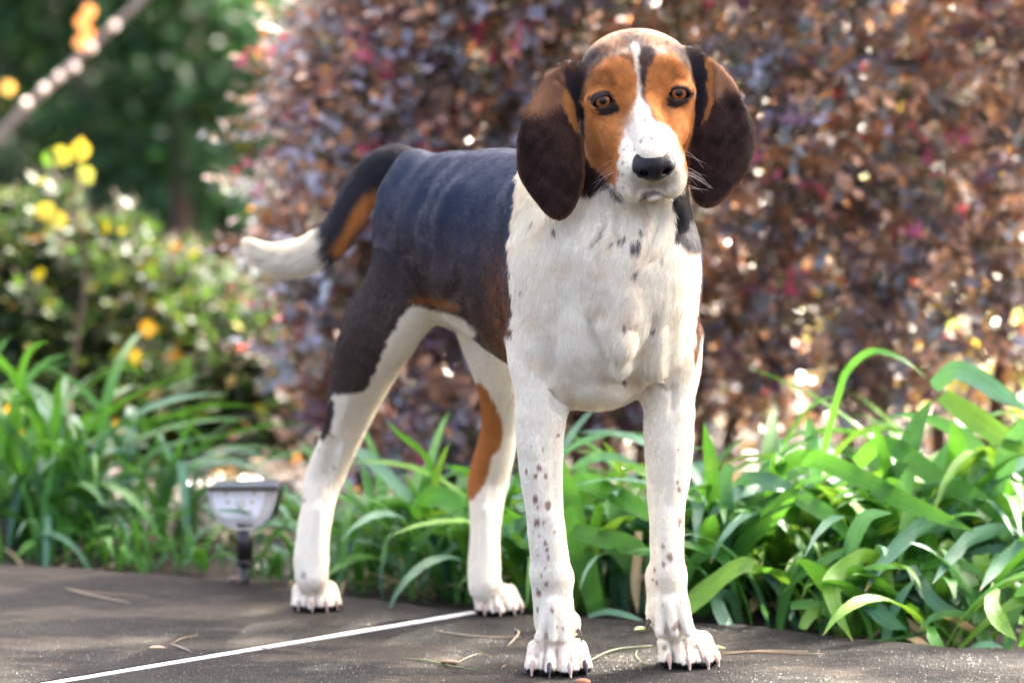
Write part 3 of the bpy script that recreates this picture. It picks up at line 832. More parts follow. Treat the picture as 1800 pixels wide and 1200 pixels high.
v, f = ball(1, seg=16, ring=10); v = v * [9.5 * s, 0.005, 13 * s] + LP(423, 884, -0.003); mesh_obj('sensor_lens', v, f, plain('lens', (0.72, 0.74, 0.66), 0.15, Coat_Weight=1.0), lamp)
# clear cover
t = NT('clear_plastic')
gl = t.n('BsdfGlossy', {'Color': (0.95, 0.97, 1.0), 'Roughness': 0.10})
tr = t.n('BsdfTransparent', {'Color': (1.0, 1.0, 1.0)}); mx = t.n('MixShader', {0: 0.04}); t.set(mx, 1, tr); t.set(mx, 2, gl)
cov = FACE
extrude_px('clear_cover', cov, -0.016, 0.003, t.done(mx), 1.0, (0, 0), 0.003)
rim_t = plain('rim_clear', (0.62, 0.60, 0.56), 0.2, Coat_Weight=1.0)
pts = [LP(a, b, -0.015) for a, b in cov]
V, F = tube(pts, [1.6 * s] * len(pts), 6); mesh_obj('cover_rim', V, F, rim_t, lamp)
# top: panel in a dark frame, tilted a little to the camera
def quadbox(name, fr, bk, z0, z1, d0, d1, mat):
    a, b_ = fr; c, d = bk
    V = []
    for zz in (0, 1):
        V += [LP(a, (z0[0] if zz == 0 else z0[1]), d0), LP(b_, (z0[0] if zz == 0 else z0[1]), d0), LP(d, (z1[0] if zz == 0 else z1[1]), d1), LP(c, (z1[0] if zz == 0 else z1[1]), d1)]
    F = [(0, 1, 2, 3), (7, 6, 5, 4), (0, 4, 5, 1), (1, 5, 6, 2), (2, 6, 7, 3), (3, 7, 4, 0)]
    return mesh_obj(name, V, F, mat, lamp, smooth=False)
quadbox('panel_frame', (364, 488), (382, 497), (862, 855.5), (850, 845), -0.018, 0.085, blk)
quadbox('solar_panel', (369, 484), (385, 493), (857, 854.6), (846, 844.0), -0.012, 0.080, panel)

# ================================================================ bits on the pavement
def ground_line(name, pts, w, mat, label, cat, group=None, flat=False, z=0.0022):
    q = np.array([G(a, b) + [0, 0, z] for a, b in pts]); q = spline(q, 4); w = w * 0.75
    base = q[0].copy(); base[2] = 0
    V, F = tube(q, [w * (1 - 0.5 * abs(2 * i / (len(q) - 1) - 1)) for i in range(len(q))], 5)
    o = mesh_obj(name, V - base, F, mat); o.location = base
    return tag(o, label, cat, group)
straw = plain('straw', (0.20, 0.135, 0.07), 0.6); straw2 = plain('pale_straw', (0.27, 0.21, 0.13), 0.6); gs = plain('green_stem', (0.13, 0.17, 0.05), 0.5); twigm = plain('twig_brown', (0.12, 0.075, 0.045), 0.8)
ND = 'straws and needles lying on the pavement'
for pts, w, mt, lab in (
        ([(300, 1133), (318, 1140), (336, 1147)], 0.0016, straw2, 'short pale straw bit just above the white joint line'),
        ([(302, 1133), (320, 1124), (348, 1118)], 0.0012, straw, 'thin tan needle touching the short pale straw on the left slab'),
        ([(116, 1036), (160, 1048), (228, 1062)], 0.0020, straw2, 'long pale needle lying at the far left of the pavement'),
        ([(125, 1038), (190, 1046), (260, 1050)], 0.0014, straw, 'thinner tan needle crossing the long pale one at the left'),
        ([(764, 1110), (800, 1116), (845, 1121), (915, 1122)], 0.0014, straw2, 'long straw between the hind paw and the right fore paw'),
        ([(905, 1107), (912, 1115), (892, 1138)], 0.0016, straw2, 'bent pale straw beside the right fore paw'),
        ([(1032, 1166), (1060, 1151), (1090, 1142), (1145, 1137)], 0.0015, gs, 'curved greenish stem running between the two fore paws'),
        ([(1120, 1145), (1118, 1155), (1130, 1166), (1150, 1172)], 0.0010, gs, 'thin curled green stem beside the left fore paw'),
        ([(1252, 1148), (1330, 1148), (1380, 1150), (1450, 1152)], 0.0018, straw, 'long tan needles lying right of the left fore paw'),
        ([(1260, 1152), (1340, 1146), (1420, 1147)], 0.0012, straw2, 'second thin needle right of the left fore paw'),
        ([(708, 1160), (745, 1162), (790, 1172), (840, 1180)], 0.0016, gs, 'green stem with a small brown bud in front of the joint line'),
        ([(800, 1168), (838, 1152), (870, 1156)], 0.0010, straw, 'thin brown needle beside the green stem with a bud'),
        ([(880, 1178), (890, 1170), (905, 1172)], 0.0010, twigm, 'tiny dark twig left of the right fore paw')):
    ground_line('straw', pts, w, mt, lab, 'straw', ND)
v, f = ball(1, seg=10, ring=8); b0 = G(790, 1169) + [0, 0, 0.004]
o = mesh_obj('bud', v * [0.013, 0.005, 0.0035], f, twigm); o.location = b0; o.rotation_euler = (0, 0.1, 0.5)
tag(o, 'small brown bud lying on the green stem in front of the joint line', 'bud')
v, f = ball(1, seg=10, ring=8); b0 = G(418, 1022) + [0, 0, 0.004]
o = mesh_obj('pebble', v * [0.015, 0.010, 0.004], f, plain('tan_chip', (0.16, 0.11, 0.08), 0.8)); o.location = b0; tag(o, 'flat tan stone chip at the foot of the solar light', 'stone')
v, f = ball(1, seg=10, ring=8); b0 = G(1024, 1203) + [0, 0, 0.004]
o = mesh_obj('pebble', v * [0.010, 0.008, 0.004], f, plain('rust_chip', (0.26, 0.11, 0.06), 0.8)); o.location = b0; tag(o, 'small rusty chip in front of the right fore paw', 'stone')
def flat_leaf(px, py, ang, sz, colr, lab):
    o = bpy.data.objects.new('fallen_leaf', single_leaf_mesh(0.35)); COL.objects.link(o)
    o.location = G(px, py) + [0, 0, 0.005]; o.rotation_euler = (0.1, -0.05, ang); o.scale = (sz,) * 3; o.color = (*colr, 1)
    tag(o, lab, 'leaf', 'leaves lying on the pavement')
flat_leaf(1114, 1113, 0.7, 0.030, (0.25, 0.38, 0.10), 'pale green leaf lying against the inner side of the left fore paw')
flat_leaf(1240, 1143, -0.1, 0.026, (0.25, 0.38, 0.10), 'green leaf tip poking out right of the left fore paw')
flat_leaf(262, 1144, 0.2, 0.022, (0.26, 0.17, 0.09), 'small brown leaf lying across the white joint line')
flat_leaf(455, 1145, -0.2, 0.016, (0.24, 0.16, 0.10), 'brown leaf flake on the far side of the joint line')
# grit: loose sand grains on the slabs
rs = np.random.RandomState(8)
n = 9000
gp = np.array([G(px, py) for px, py in zip(rs.uniform(-20, 1820, n), 1080 + 130 * rs.rand(n) ** 0.7)])
ey = edge_y(gp[:, 0]); gp = gp[gp[:, 1] < ey - 0.03]; n = len(gp)
tv = np.array([(1, 0, 0), (-0.5, 0.87, 0), (-0.5, -0.87, 0), (0, 0, 0.9)]); tf = np.array([(0, 1, 3), (1, 2, 3), (2, 0, 3)])
sc = 0.0003 + 0.0006 * rs.rand(n) ** 3
V = (tv[None] * sc[:, None, None] + gp[:, None, :]).reshape(-1, 3)
F = (tf[None] + (np.arange(n) * 4)[:, None, None]).reshape(-1, 3)
Cg = pick(rs, [(0.20, 0.17, 0.14), (0.012, 0.011, 0.011), (0.38, 0.36, 0.33), (0.09, 0.07, 0.05)], [3, 4, 0.8, 3], n)
o = mesh_obj('grit', V, F, LM_A, None, smooth=False, attr={'tint': np.repeat(Cg, 4, 0)}); o['kind'] = 'stuff'
# ================================================================ the hound
f32 = np.float32

def smin(a, b, k):
    h = np.clip(0.5 + 0.5 * (b - a) / k, 0, 1)
    return b + (a - b) * h - k * h * (1 - h)

class Prim:
    def __init__(self, fn, lo, hi, k, sub=False):
        self.fn, self.lo, self.hi, self.k, self.sub = fn, np.array(lo, float), np.array(hi, float), k, sub

def cone(a, b, ra, rb, k=0.01, ay=1.0, sub=False):
    """tapering capsule; ay > 1 makes it deeper along Y"""
    a = np.array(a, float); b = np.array(b, float)
    R = max(ra, rb) * max(1, ay)
    s = np.array([1, 1 / ay, 1])
    ba = (b - a) * s
    L = max(float(ba @ ba), 1e-12)
    def fn(X, Y, Z):
        px, py, pz = X - f32(a[0]), (Y - f32(a[1])) * f32(s[1]), Z - f32(a[2])
        h = np.clip((px * f32(ba[0]) + py * f32(ba[1]) + pz * f32(ba[2])) / f32(L), 0, 1)
        return np.sqrt((px - h * f32(ba[0])) ** 2 + (py - h * f32(ba[1])) ** 2 + (pz - h * f32(ba[2])) ** 2) - (ra + (rb - ra) * h)
    return Prim(fn, np.minimum(a, b) - R, np.maximum(a, b) + R, k, sub)

def ell(c, r, k=0.01, R=None, sub=False):
    c = np.array(c, float); r = np.array(r, float)
    M = np.eye(3) if R is None else np.array(R, float)      # columns are the axes
    def fn(X, Y, Z):
        x, y, z = X - f32(c[0]), Y - f32(c[1]), Z - f32(c[2])
        q = [(x * f32(M[0, i]) + y * f32(M[1, i]) + z * f32(M[2, i])) / f32(r[i]) for i in range(3)]
        k0 = np.sqrt(q[0] ** 2 + q[1] ** 2 + q[2] ** 2) + f32(1e-6)
        k1 = np.sqrt((q[0] / f32(r[0])) ** 2 + (q[1] / f32(r[1])) ** 2 + (q[2] / f32(r[2])) ** 2) + f32(1e-6)
        return k0 * (k0 - 1) / k1
    e = np.sqrt(((M * r) ** 2).sum(1))
    return Prim(fn, c - e, c + e, k, sub)

def section(a, b, k=0.03):
    """slice of a trunk: a, b = (X, Y, zc, half width, half height up, half height down)"""
    a = np.array(a, float); b = np.array(b, float)
    d = b[:2] - a[:2]; L = np.linalg.norm(d); d = d / L
    def fn(X, Y, Z):
        x, y = X - f32(a[0]), Y - f32(a[1])
        t = x * f32(d[0]) + y * f32(d[1]); l = -x * f32(d[1]) + y * f32(d[0])
        h = np.clip(t / f32(L), 0, 1)
        m = [a[i] + (b[i] - a[i]) * h for i in range(2, 6)]
        z = Z - m[0]
        hv = m[3] + (m[2] - m[3]) * ss(z, -0.05, 0.05)
        e = (t - h * f32(L)) / m[1]
        q = np.sqrt((l / m[1]) ** 2 + (z / hv) ** 2 + e ** 2)
        return ((q - 1) * m[1]).astype(f32)
    R = max(a[3:].max(), b[3:].max())
    lo = np.minimum([a[0], a[1], a[2]], [b[0], b[1], b[2]]) - R
    hi = np.maximum([a[0], a[1], a[2]], [b[0], b[1], b[2]]) + R
    return Prim(fn, lo, hi, k)

def limb(pts, n=4, k=0.006, ay=1.0):
    """pts = (px, py, Y, radius px) as measured on the photograph"""
    q = spline([[*P(a, b, y), r * mpp(y) - 0.0014] for a, b, y, r in pts], n)
    return [cone(q[i, :3], q[i + 1, :3], q[i, 3], q[i + 1, 3], k, ay) for i in range(len(q) - 1)], q

def nets(G, xs, ys, zs):
    """surface nets of the zero level of G on a rectilinear grid"""
    I = (G < 0)
    s = np.zeros(tuple(n - 1 for n in G.shape), np.uint8)
    for dx in (0, 1):
        for dy in (0, 1):
            for dz in (0, 1):
                s += I[dx:dx + s.shape[0], dy:dy + s.shape[1], dz:dz + s.shape[2]]
    act = np.flatnonzero((s > 0) & (s < 8)); shp = s.shape
    del s
    i, j, k = np.unravel_index(act, shp)
    corn = {}
    for dx in (0, 1):
        for dy in (0, 1):
            for dz in (0, 1):
                corn[dx, dy, dz] = G[i + dx, j + dy, k + dz]
    acc = np.zeros((len(i), 3)); cnt = np.zeros(len(i))
    for c0 in corn:
        for ax in range(3):
            if c0[ax]: continue
            c1 = list(c0); c1[ax] = 1; c1 = tuple(c1)
            a, b = corn[c0], corn[c1]
            m = (a < 0) != (b < 0)
            t = np.where(m, a / np.where(m, a - b, 1), 0)
            pos = np.array([c0[0], c0[1], c0[2]], float)[None] * np.ones((len(i), 1))
            pos[:, ax] = t
            acc[m] += pos[m]; cnt[m] += 1
    v = acc / cnt[:, None]
    vi = np.stack([i, j, k], 1) + v
    V = np.stack([np.interp(vi[:, a], np.arange(len(g)), g) for a, g in enumerate((xs, ys, zs))], 1)
    quads = []
    st = (shp[1] * shp[2], shp[2], 1)
    for ax in range(3):
        sl0 = [slice(None)] * 3; sl1 = [slice(None)] * 3
        sl0[ax] = slice(0, -1); sl1[ax] = slice(1, None)
        ch = I[tuple(sl0)] != I[tuple(sl1)]
        e = np.array(np.nonzero(ch)).T
        o1, o2 = [a for a in range(3) if a != ax]
        ok = (e[:, o1] > 0) & (e[:, o2] > 0) & (e[:, o1] < shp[o1]) & (e[:, o2] < shp[o2])
        e = e[ok]
        ins = I[e[:, 0], e[:, 1], e[:, 2]]
        base = e[:, 0] * st[0] + e[:, 1] * st[1] + e[:, 2]
        q = np.stack([base - st[o1] - st[o2], base - st[o2], base, base - st[o1]], 1)
        flip = ins if ax != 1 else ~ins
        q[~flip] = q[~flip][:, ::-1]
        quads.append(q)
    Q = np.searchsorted(act, np.vstack(quads))
    I = None
    return V, Q

class Sculpt:
    def __init__(self, xs, ys, zs):
        self.ax = [np.asarray(a, f32) for a in (xs, ys, zs)]
        self.G = np.full([len(a) for a in self.ax], 0.05, f32)
        self.L = np.zeros(self.G.shape, np.int8)
    def block(self, lo, hi, m):
        sl = []
        for a, l, h in zip(self.ax, lo, hi):
            i0 = max(0, int(np.searchsorted(a, l - m)) - 1); i1 = min(len(a), int(np.searchsorted(a, h + m)) + 1)
            sl.append(slice(i0, max(i1, i0 + 1)))
        return tuple(sl)
    def coords(self, sl):
        return (self.ax[0][sl[0]][:, None, None], self.ax[1][sl[1]][None, :, None], self.ax[2][sl[2]][None, None, :])
    def group(self, prims, label, k=0.008, margin=0.012):
        lo = np.min([p.lo for p in prims if not p.sub], 0); hi = np.max([p.hi for p in prims if not p.sub], 0)
        big = self.block(lo, hi, margin + k)
        sub = np.full([s.stop - s.start for s in big], 0.05, f32)
        off = [s.start for s in big]
        for p in prims:
            b = self.block(p.lo, p.hi, max(margin, k) + p.k)
            b = tuple(slice(max(x.start, y.start), min(x.stop, y.stop)) for x, y in zip(b, big))
            if any(x.stop <= x.start for x in b): continue
            loc = tuple(slice(x.start - o, x.stop - o) for x, o in zip(b, off))
            d = p.fn(*self.coords(b)).astype(f32)
            if p.sub: sub[loc] = -smin(-sub[loc], d, p.k)
            else: sub[loc] = smin(sub[loc], d, p.k)
        g = self.G[big]
        self.L[big] = np.where(sub < g, label, self.L[big])
        self.G[big] = smin(g, sub, k)
    def carve(self, prims):
        for p in prims:
            b = self.block(p.lo, p.hi, 0.004 + p.k)
            d = p.fn(*self.coords(b)).astype(f32)
            self.G[b] = -smin(-self.G[b], d, p.k)
    def label_at(self, V):
        ix = [np.clip(np.searchsorted(a, V[:, i]), 0, len(a) - 1) for i, a in enumerate(self.ax)]
        return self.L[ix[0], ix[1], ix[2]]

def axis_steps(lo, hi, flo, fhi, coarse, fine):
    a = np.arange(lo, flo, coarse); b = np.arange(flo, fhi, fine); c = np.arange(fhi, hi, coarse)
    return np.concatenate([a, b, c])

TORSO, FRL, FLL, HRL, HLL, TAIL, HEAD, EARL, EARR, NECK = range(1, 11)

S = Sculpt(axis_steps(-0.42, 0.34, -0.015, 0.315, 0.0030, 0.0016),
           axis_steps(-0.24, 0.74, -0.20, 0.07, 0.0032, 0.0016),
           axis_steps(-0.006, 0.80, 0.535, 0.80, 0.0030, 0.0016))

# ---- trunk: X, Y, centre z, half width, up, down
st = [(0.135, -0.005, 0.505, 0.085, 0.075, 0.115),
      (0.120, 0.060, 0.495, 0.104, 0.110, 0.150),
      (0.090, 0.150, 0.500, 0.112, 0.128, 0.160),
      (0.040, 0.250, 0.505, 0.116, 0.124, 0.146),
      (-0.020, 0.330, 0.515, 0.106, 0.115, 0.122),
      (-0.070, 0.400, 0.530, 0.088, 0.094, 0.098),
      (-0.104, 0.455, 0.528, 0.072, 0.081, 0.086),
      (-0.116, 0.495, 0.522, 0.050, 0.058, 0.065)]
torso = [section(st[i], st[i + 1]) for i in range(len(st) - 1)]
# shoulders, upper arms and breast muscles
torso += [ell(P(968, 520, 0.05), (0.048, 0.085, 0.105), 0.035),
          ell(P(1160, 540, 0.07), (0.036, 0.085, 0.088), 0.032),
          ell(P(958, 632, 0.03), (0.036, 0.050, 0.062), 0.028),
          ell(P(1173, 632, 0.07), (0.034, 0.050, 0.062), 0.028),
          ell(P(1030, 575, -0.015), (0.042, 0.048, 0.070), 0.022),
          ell(P(1142, 575, 0.0), (0.038, 0.048, 0.066), 0.022),
          ell(P(1085, 560, -0.045), (0.026, 0.040, 0.070), 0.022),
          ell(P(1098, 608, -0.076), (0.011, 0.012, 0.014), 0.014),
          ell(P(1045, 672, 0.04), (0.046, 0.070, 0.030), 0.03)]
# haunches
torso += [ell(P(730, 395, 0.46), (0.044, 0.070, 0.100), 0.03),
          ell(P(815, 410, 0.51), (0.050, 0.065, 0.095), 0.03),
          ell(P(790, 330, 0.52), (0.045, 0.050, 0.035), 0.02)]
S.group(torso, TORSO, 0.01)

neck, _ = limb([(1118, 205, 0.05, 84), (1102, 300, 0.045, 96), (1082, 380, 0.050, 108), (1066, 450, 0.07, 124)], 3, 0.02)
neck += [ell(P(955, 372, 0.10), (0.036, 0.06, 0.055), 0.03),
         cone(P(1010, 385, -0.02), P(1060, 470, -0.035), 0.026, 0.02, 0.02),
         cone(P(1165, 370, -0.03), P(1110, 480, -0.045), 0.026, 0.018, 0.02)]
S.group(neck, NECK, 0.035)

# ---- paws
def paw(cx, cy, ang, w, L, r, wrist, hgt, spread=1.0):
    """toes of one paw; ang = heading measured from -Y towards +X"""
    fw = np.array([sin(ang), -cos(ang), 0]); rt = np.array([cos(ang), sin(ang), 0])
    o = np.array([cx, cy, 0.0])
    w = w * 0.82
    pr = [cone(np.array(wrist), o + fw * L * 0.42 + [0, 0, hgt * 0.74], w * 0.35, w * 0.33, 0.014),
          ell(o + fw * L * 0.10 + [0, 0, hgt * 0.66], (w * 0.42, w * 0.44, hgt * 0.52), 0.008, R=np.stack([rt, fw, [0, 0, 1]], 1)),
          ell(o + fw * L * 0.05 + [0, 0, r * 0.85], (w * 0.38, w * 0.40, r * 0.8), 0.006)]
    claws = []
    for i, (u, ln, rr) in enumerate(((-0.385, 0.68, 0.92), (-0.135, 1.0, 1.06), (0.135, 1.0, 1.06), (0.385, 0.68, 0.92))):
        f = (fw + rt * u * 0.45 * spread); f /= np.linalg.norm(f)
        b = o + rt * (u * w * 0.70) + [0, 0, hgt * 0.90]
        kn = o + rt * (u * w * 1.0) + f * L * 0.42 * ln + [0, 0, hgt * 0.84]
        tip = o + rt * (u * w * 1.10) + f * L * 0.92 * ln + [0, 0, r * 0.80]
        rr *= r
        pr.append(('toe', [cone(b, kn, rr * 0.80, rr * 0.86, 0.004), cone(kn, tip, rr * 0.90, rr * 0.84, 0.003),
                           ell(tip - [0, 0, r * 0.30], (rr * 0.84, rr * 0.90, rr * 0.50), 0.003)]))
        claws.append((tip + f * rr * 0.55 + [0, 0, r * 0.22], f))
    return pr, claws

def add_leg(prims, pawdef, label, k):
    base = [p for p in pawdef if not isinstance(p, tuple)]
    S.group(prims + base, label, k)
    for p in pawdef:
        if isinstance(p, tuple): S.group(p[1], label, 0.0016, 0.006)

CLAWS = []
# right fore (left in the picture)
l, _ = limb([(945, 600, 0.03, 52), (950, 665, 0.015, 47), (954, 715, 0.010, 42), (951, 775, 0.010, 38), (954, 850, 0.010, 34),
             (960, 925, 0.012, 30.5), (966, 975, 0.016, 30), (970, 1012, 0.020, 33), (972, 1050, 0.022, 32), (975, 1085, 0.022, 34)], 3, 0.008, 1.08)
g = G(979, 1178)
pw, cl = paw(g[0], g[1] + 0.004, radians(3), 0.071, 0.046, 0.0135, P(976, 1098, 0.025), 0.034, 1.2)
add_leg(l, pw, FRL, 0.014); CLAWS.append(('fr', cl))
# left fore
l, _ = limb([(1184, 600, 0.07, 50), (1180, 665, 0.055, 44), (1174, 715, 0.050, 40), (1173, 770, 0.050, 39), (1173, 820, 0.052, 36), (1171, 875, 0.052, 31.5),
             (1171, 930, 0.052, 27.5), (1172, 980, 0.052, 27), (1171, 1017, 0.058, 30.5), (1172, 1048, 0.062, 32), (1178, 1083, 0.064, 34)], 3, 0.008, 1.08)
g = G(1197, 1165)
pw, cl = paw(g[0], g[1] + 0.004, radians(20), 0.068, 0.046, 0.0135, P(1180, 1093, 0.065), 0.034, 1.2)
add_leg(l, pw, FLL, 0.014); CLAWS.append(('fl', cl))
# right hind (left in the picture)
l, _ = limb([(738, 430, 0.44, 66), (712, 510, 0.41, 70), (672, 575, 0.42, 66), (650, 625, 0.45, 58), (632, 672, 0.485, 49), (615, 725, 0.52, 38), (598, 775, 0.55, 33),
             (577, 822, 0.572, 30), (566, 852, 0.575, 28), (560, 885, 0.560, 25.5), (553, 925, 0.545, 25), (549, 965, 0.530, 26), (547, 1008, 0.518, 29)], 3, 0.010, 1.15)
g = G(551, 1068)
pw, cl = paw(g[0], g[1] + 0.004, radians(12), 0.058, 0.044, 0.0125, P(548, 1022, 0.512), 0.032)
add_leg(l, pw, HRL, 0.02); CLAWS.append(('hr', cl))
# left hind
l, _ = limb([(835, 450, 0.50, 70), (858, 530, 0.46, 70), (872, 605, 0.43, 56), (880, 655, 0.44, 44), (882, 700, 0.47, 37), (876, 760, 0.505, 30.5), (867, 805, 0.53, 31),
             (858, 845, 0.55, 31), (855, 880, 0.54, 27), (854, 925, 0.525, 24), (851, 980, 0.505, 24.5), (851, 1025, 0.490, 27)], 3, 0.010, 1.15)
g = G(864, 1075)
pw, cl = paw(g[0], g[1] + 0.004, radians(24), 0.060, 0.044, 0.0125, P(853, 1036, 0.485), 0.032)
add_leg(l, pw, HLL, 0.02); CLAWS.append(('hl', cl))
# fore legs: forearm muscle, point of the elbow, wrist bones, tendon ridge
for lab, cx, Y in ((FRL, 953, 0.012), (FLL, 1173, 0.052)):
    s_ = -1 if lab == FRL else 1
    S.group([cone(P(cx + s_ * 16, 730, Y), P(cx + s_ * 12, 850, Y), 0.020, 0.013, 0.01, 1.2)], lab, 0.012)
    S.group([ell(P(cx + s_ * 10, 672, Y + 0.045), (0.016, 0.022, 0.024), 0.01)], lab, 0.016)
S.group([cone(P(969, 905, -0.006), P(972, 1000, -0.003), 0.0085, 0.0105, 0.004)], FRL, 0.010)
S.group([cone(P(1168, 905, 0.034), P(1167, 1000, 0.038), 0.0080, 0.0100, 0.004)], FLL, 0.010)
S.group([ell(P(992, 1016, 0.020), (0.009, 0.014, 0.013), 0.005), ell(P(950, 1010, 0.020), (0.008, 0.014, 0.013), 0.005), ell(P(972, 1012, 0.002), (0.014, 0.010, 0.013), 0.005)], FRL, 0.010)
S.group([ell(P(1150, 1014, 0.058), (0.009, 0.014, 0.013), 0.005), ell(P(1190, 1012, 0.058), (0.008, 0.014, 0.013), 0.005), ell(P(1171, 1012, 0.040), (0.014, 0.010, 0.013), 0.005)], FLL, 0.010)
S.group([ell(P(1010, 1096, 0.030), (0.007, 0.010, 0.014), 0.004)], FRL, 0.006)
S.group([ell(P(1146, 1078, 0.060), (0.007, 0.010, 0.014), 0.004)], FLL, 0.006)
for q_ in ((950, 1060, 0.0, 966, 1118), (972, 1060, -0.004, 973, 1118), (990, 1062, 0.0, 984, 1118)):
    S.group([cone(P(q_[3], q_[1], q_[2]), P(q_[0] + (q_[3] - q_[0]) * -0.2, q_[4] + 4, q_[2] - 0.004), 0.0045, 0.0050, 0.003)], FRL, 0.008)
for q_ in ((1158, 1058, 0.040), (1176, 1058, 0.036), (1192, 1058, 0.040)):
    S.group([cone(P(q_[0], q_[1], q_[2]), P(q_[0] + (q_[0] - 1172) * 0.5 + 8, 1112, q_[2] - 0.004), 0.0045, 0.0050, 0.003)], FLL, 0.008)
# hind legs: hollow in front of the tendon, hock point, shin
S.group([ell(P(556, 845, 0.585), (0.010, 0.016, 0.022), 0.005)], HRL, 0.010)
S.group([ell(P(838, 858, 0.565), (0.009, 0.016, 0.022), 0.005)], HLL, 0.010)
S.group([cone(P(560, 900, 0.527), P(556, 1015, 0.500), 0.009, 0.010, 0.004)], HRL, 0.010)
S.group([cone(P(857, 900, 0.508), P(857, 1025, 0.474), 0.009, 0.010, 0.004)], HLL, 0.010)
S.carve([cone(P(588, 770, 0.520), P(572, 835, 0.545), 0.006, 0.004, 0.012, 1.0, True)])
# flank fold between belly and thigh
S.group([cone(P(770, 470, 0.42), P(800, 545, 0.40), 0.05, 0.022, 0.02)], TORSO, 0.03)
# tail
l, TQ = limb([(785, 315, 0.535, 28), (742, 302, 0.565, 25), (702, 288, 0.585, 27.5), (668, 298, 0.59, 28), (640, 330, 0.59, 27.5), (618, 368, 0.585, 27), (598, 404, 0.58, 26),
              (568, 431, 0.575, 25.5), (530, 448, 0.57, 23), (495, 452, 0.565, 19), (465, 445, 0.56, 13), (443, 431, 0.555, 5)], 3, 0.008)
S.group(l, TAIL, 0.008)

# ---- head, described in its own frame (photo pixels: x across, f forward, z up)
YAW, PITCH, ROLL = radians(7), radians(25), radians(6.4)
HO = P(1126, 171.5, -0.075)
HS = mpp(-0.085)
Fv = np.array([sin(YAW) * cos(PITCH), -cos(YAW) * cos(PITCH), -sin(PITCH)])
R0 = np.array([cos(YAW), sin(YAW), 0.0]); U0 = np.cross(Fv, R0)
U0 = -U0 if U0[2] < 0 else U0
Rv = R0 * cos(ROLL) + U0 * sin(ROLL); Uv = U0 * cos(ROLL) - R0 * sin(ROLL)
HM = np.stack([Rv, Fv, Uv], 1)
def H(x, f, z): return HO + HM @ (np.array([x, f, z], float) * HS)
def hell(x, f, z, rx, rf, rz, k=10, sub=False): return ell(H(x, f, z), np.array([rx, rf, rz]) * HS, k * HS, HM, sub)
def hcone(a, b, ra, rb, k=10, sub=False): return cone(H(*a), H(*b), ra * HS, rb * HS, k * HS, 1.0, sub)

hd = [hell(4, -88, 5, 98, 100, 73, 10),
      hell(8, -60, 30, 84, 70, 36, 25)]
for s in (-1, 1):
    hd += [hell(s * 44, -26, 24, 44, 36, 40, 22),          # brow
           hell(s * 70, -62, -22, 34, 64, 46, 20),         # cheek bone
           hell(s * 70, -58, -84, 34, 60, 62, 26), hell(s * 58, -28, -116, 27, 50, 48, 18),         # jaw
           hell(s * 50, 5, -58, 32, 52, 40, 26),           # under the eye
           hcone((s * 24, 40, -58), (s * 27, 118, -78), 34, 28, 20),
           hell(s * 33, 84, -104, 32, 54, 50, 14),         # lips
           hell(s * 40, 62, -122, 22, 40, 32, 12)]
hd += [hcone((0, -12, 6), (0, 60, -24), 30, 25, 22),
       hcone((0, 60, -24), (0, 128, -46), 25, 25, 16),
       hell(0, 40, -92, 48, 60, 44, 20),
       hell(0, 92, -134, 24, 36, 15, 8),
       hell(0, -10, -120, 60, 75, 44, 24)]
for s in (-1, 1):
    hd += [hell(s * 67, -4, 0, 31, 24, 25, 8)]
S.group(hd, HEAD, 0.012)
# ear roots: fleshy folds at both sides of the skull
def ear(outline, y0, slope, bulge, th, label, fold):
    """hanging ear: outline on the photograph, real thickness, curved in depth"""
    poly = np.array([P(a, b, y0)[[0, 2]] for a, b in outline])
    lo = np.array([poly[:, 0].min(), y0 - 0.09, poly[:, 1].min()]); hi = np.array([poly[:, 0].max(), y0 + 0.09, poly[:, 1].max()])
    cx, cz = (lo[0] + hi[0]) / 2, (lo[2] + hi[2]) / 2; hw, hh = (hi[0] - lo[0]) / 2, (hi[2] - lo[2]) / 2
    def fn(X, Y, Z):
        x, z = np.broadcast_arrays(X[:, 0, :], Z[:, 0, :])
        d2 = poly_sd(poly, x, z).astype(f32)
        u, v = (x - cx) / hw, (z - cz) / hh
        ym = y0 + slope(u, v) + bulge * (u * u - 0.35) + fold(u, v)
        t = th * (1 + 1.4 * ss(v, 0.35, 1.0))
        w = np.abs(Y - ym[:, None, :].astype(f32)) * f32(0.85) - f32(0)
        rnd = f32(0.0035)
        a = w - t[:, None, :].astype(f32) + rnd; b = d2[:, None, :] + rnd
        return np.minimum(np.maximum(a, b), 0) + np.sqrt(np.maximum(a, 0) ** 2 + np.maximum(b, 0) ** 2) - rnd
    return Prim(fn, lo, hi, 0.003)

def poly_sd(poly, x, y):
    """signed distance to a closed polygon, negative inside"""
    d = np.full(x.shape, 1e9); s = np.ones(x.shape)
    n = len(poly)
    for i in range(n):
        a, b = poly[i], poly[i - 1]
        ex, ey = b[0] - a[0], b[1] - a[1]
        wx, wy = x - a[0], y - a[1]
        h = np.clip((wx * ex + wy * ey) / (ex * ex + ey * ey + 1e-12), 0, 1)
        d = np.minimum(d, (wx - ex * h) ** 2 + (wy - ey * h) ** 2)
        c1, c2, c3 = y >= a[1], y < b[1], ex * wy > ey * wx
        s = np.where((c1 & c2 & c3) | (~c1 & ~c2 & ~c3), -s, s)
    return s * np.sqrt(d)

def smooth_poly(pts, n=4):
    p = np.array(pts, float); out = []
    m = len(p)
    for i in range(m):
        p0, p1, p2, p3 = p[i - 1], p[i], p[(i + 1) % m], p[(i + 2) % m]
        for j in range(n):
            t = j / n
            out.append(0.5 * (2 * p1 + (p2 - p0) * t + (2 * p0 - 5 * p1 + 4 * p2 - p3) * t * t + (-p0 + 3 * p1 - 3 * p2 + p3) * t ** 3))
    return np.array(out)

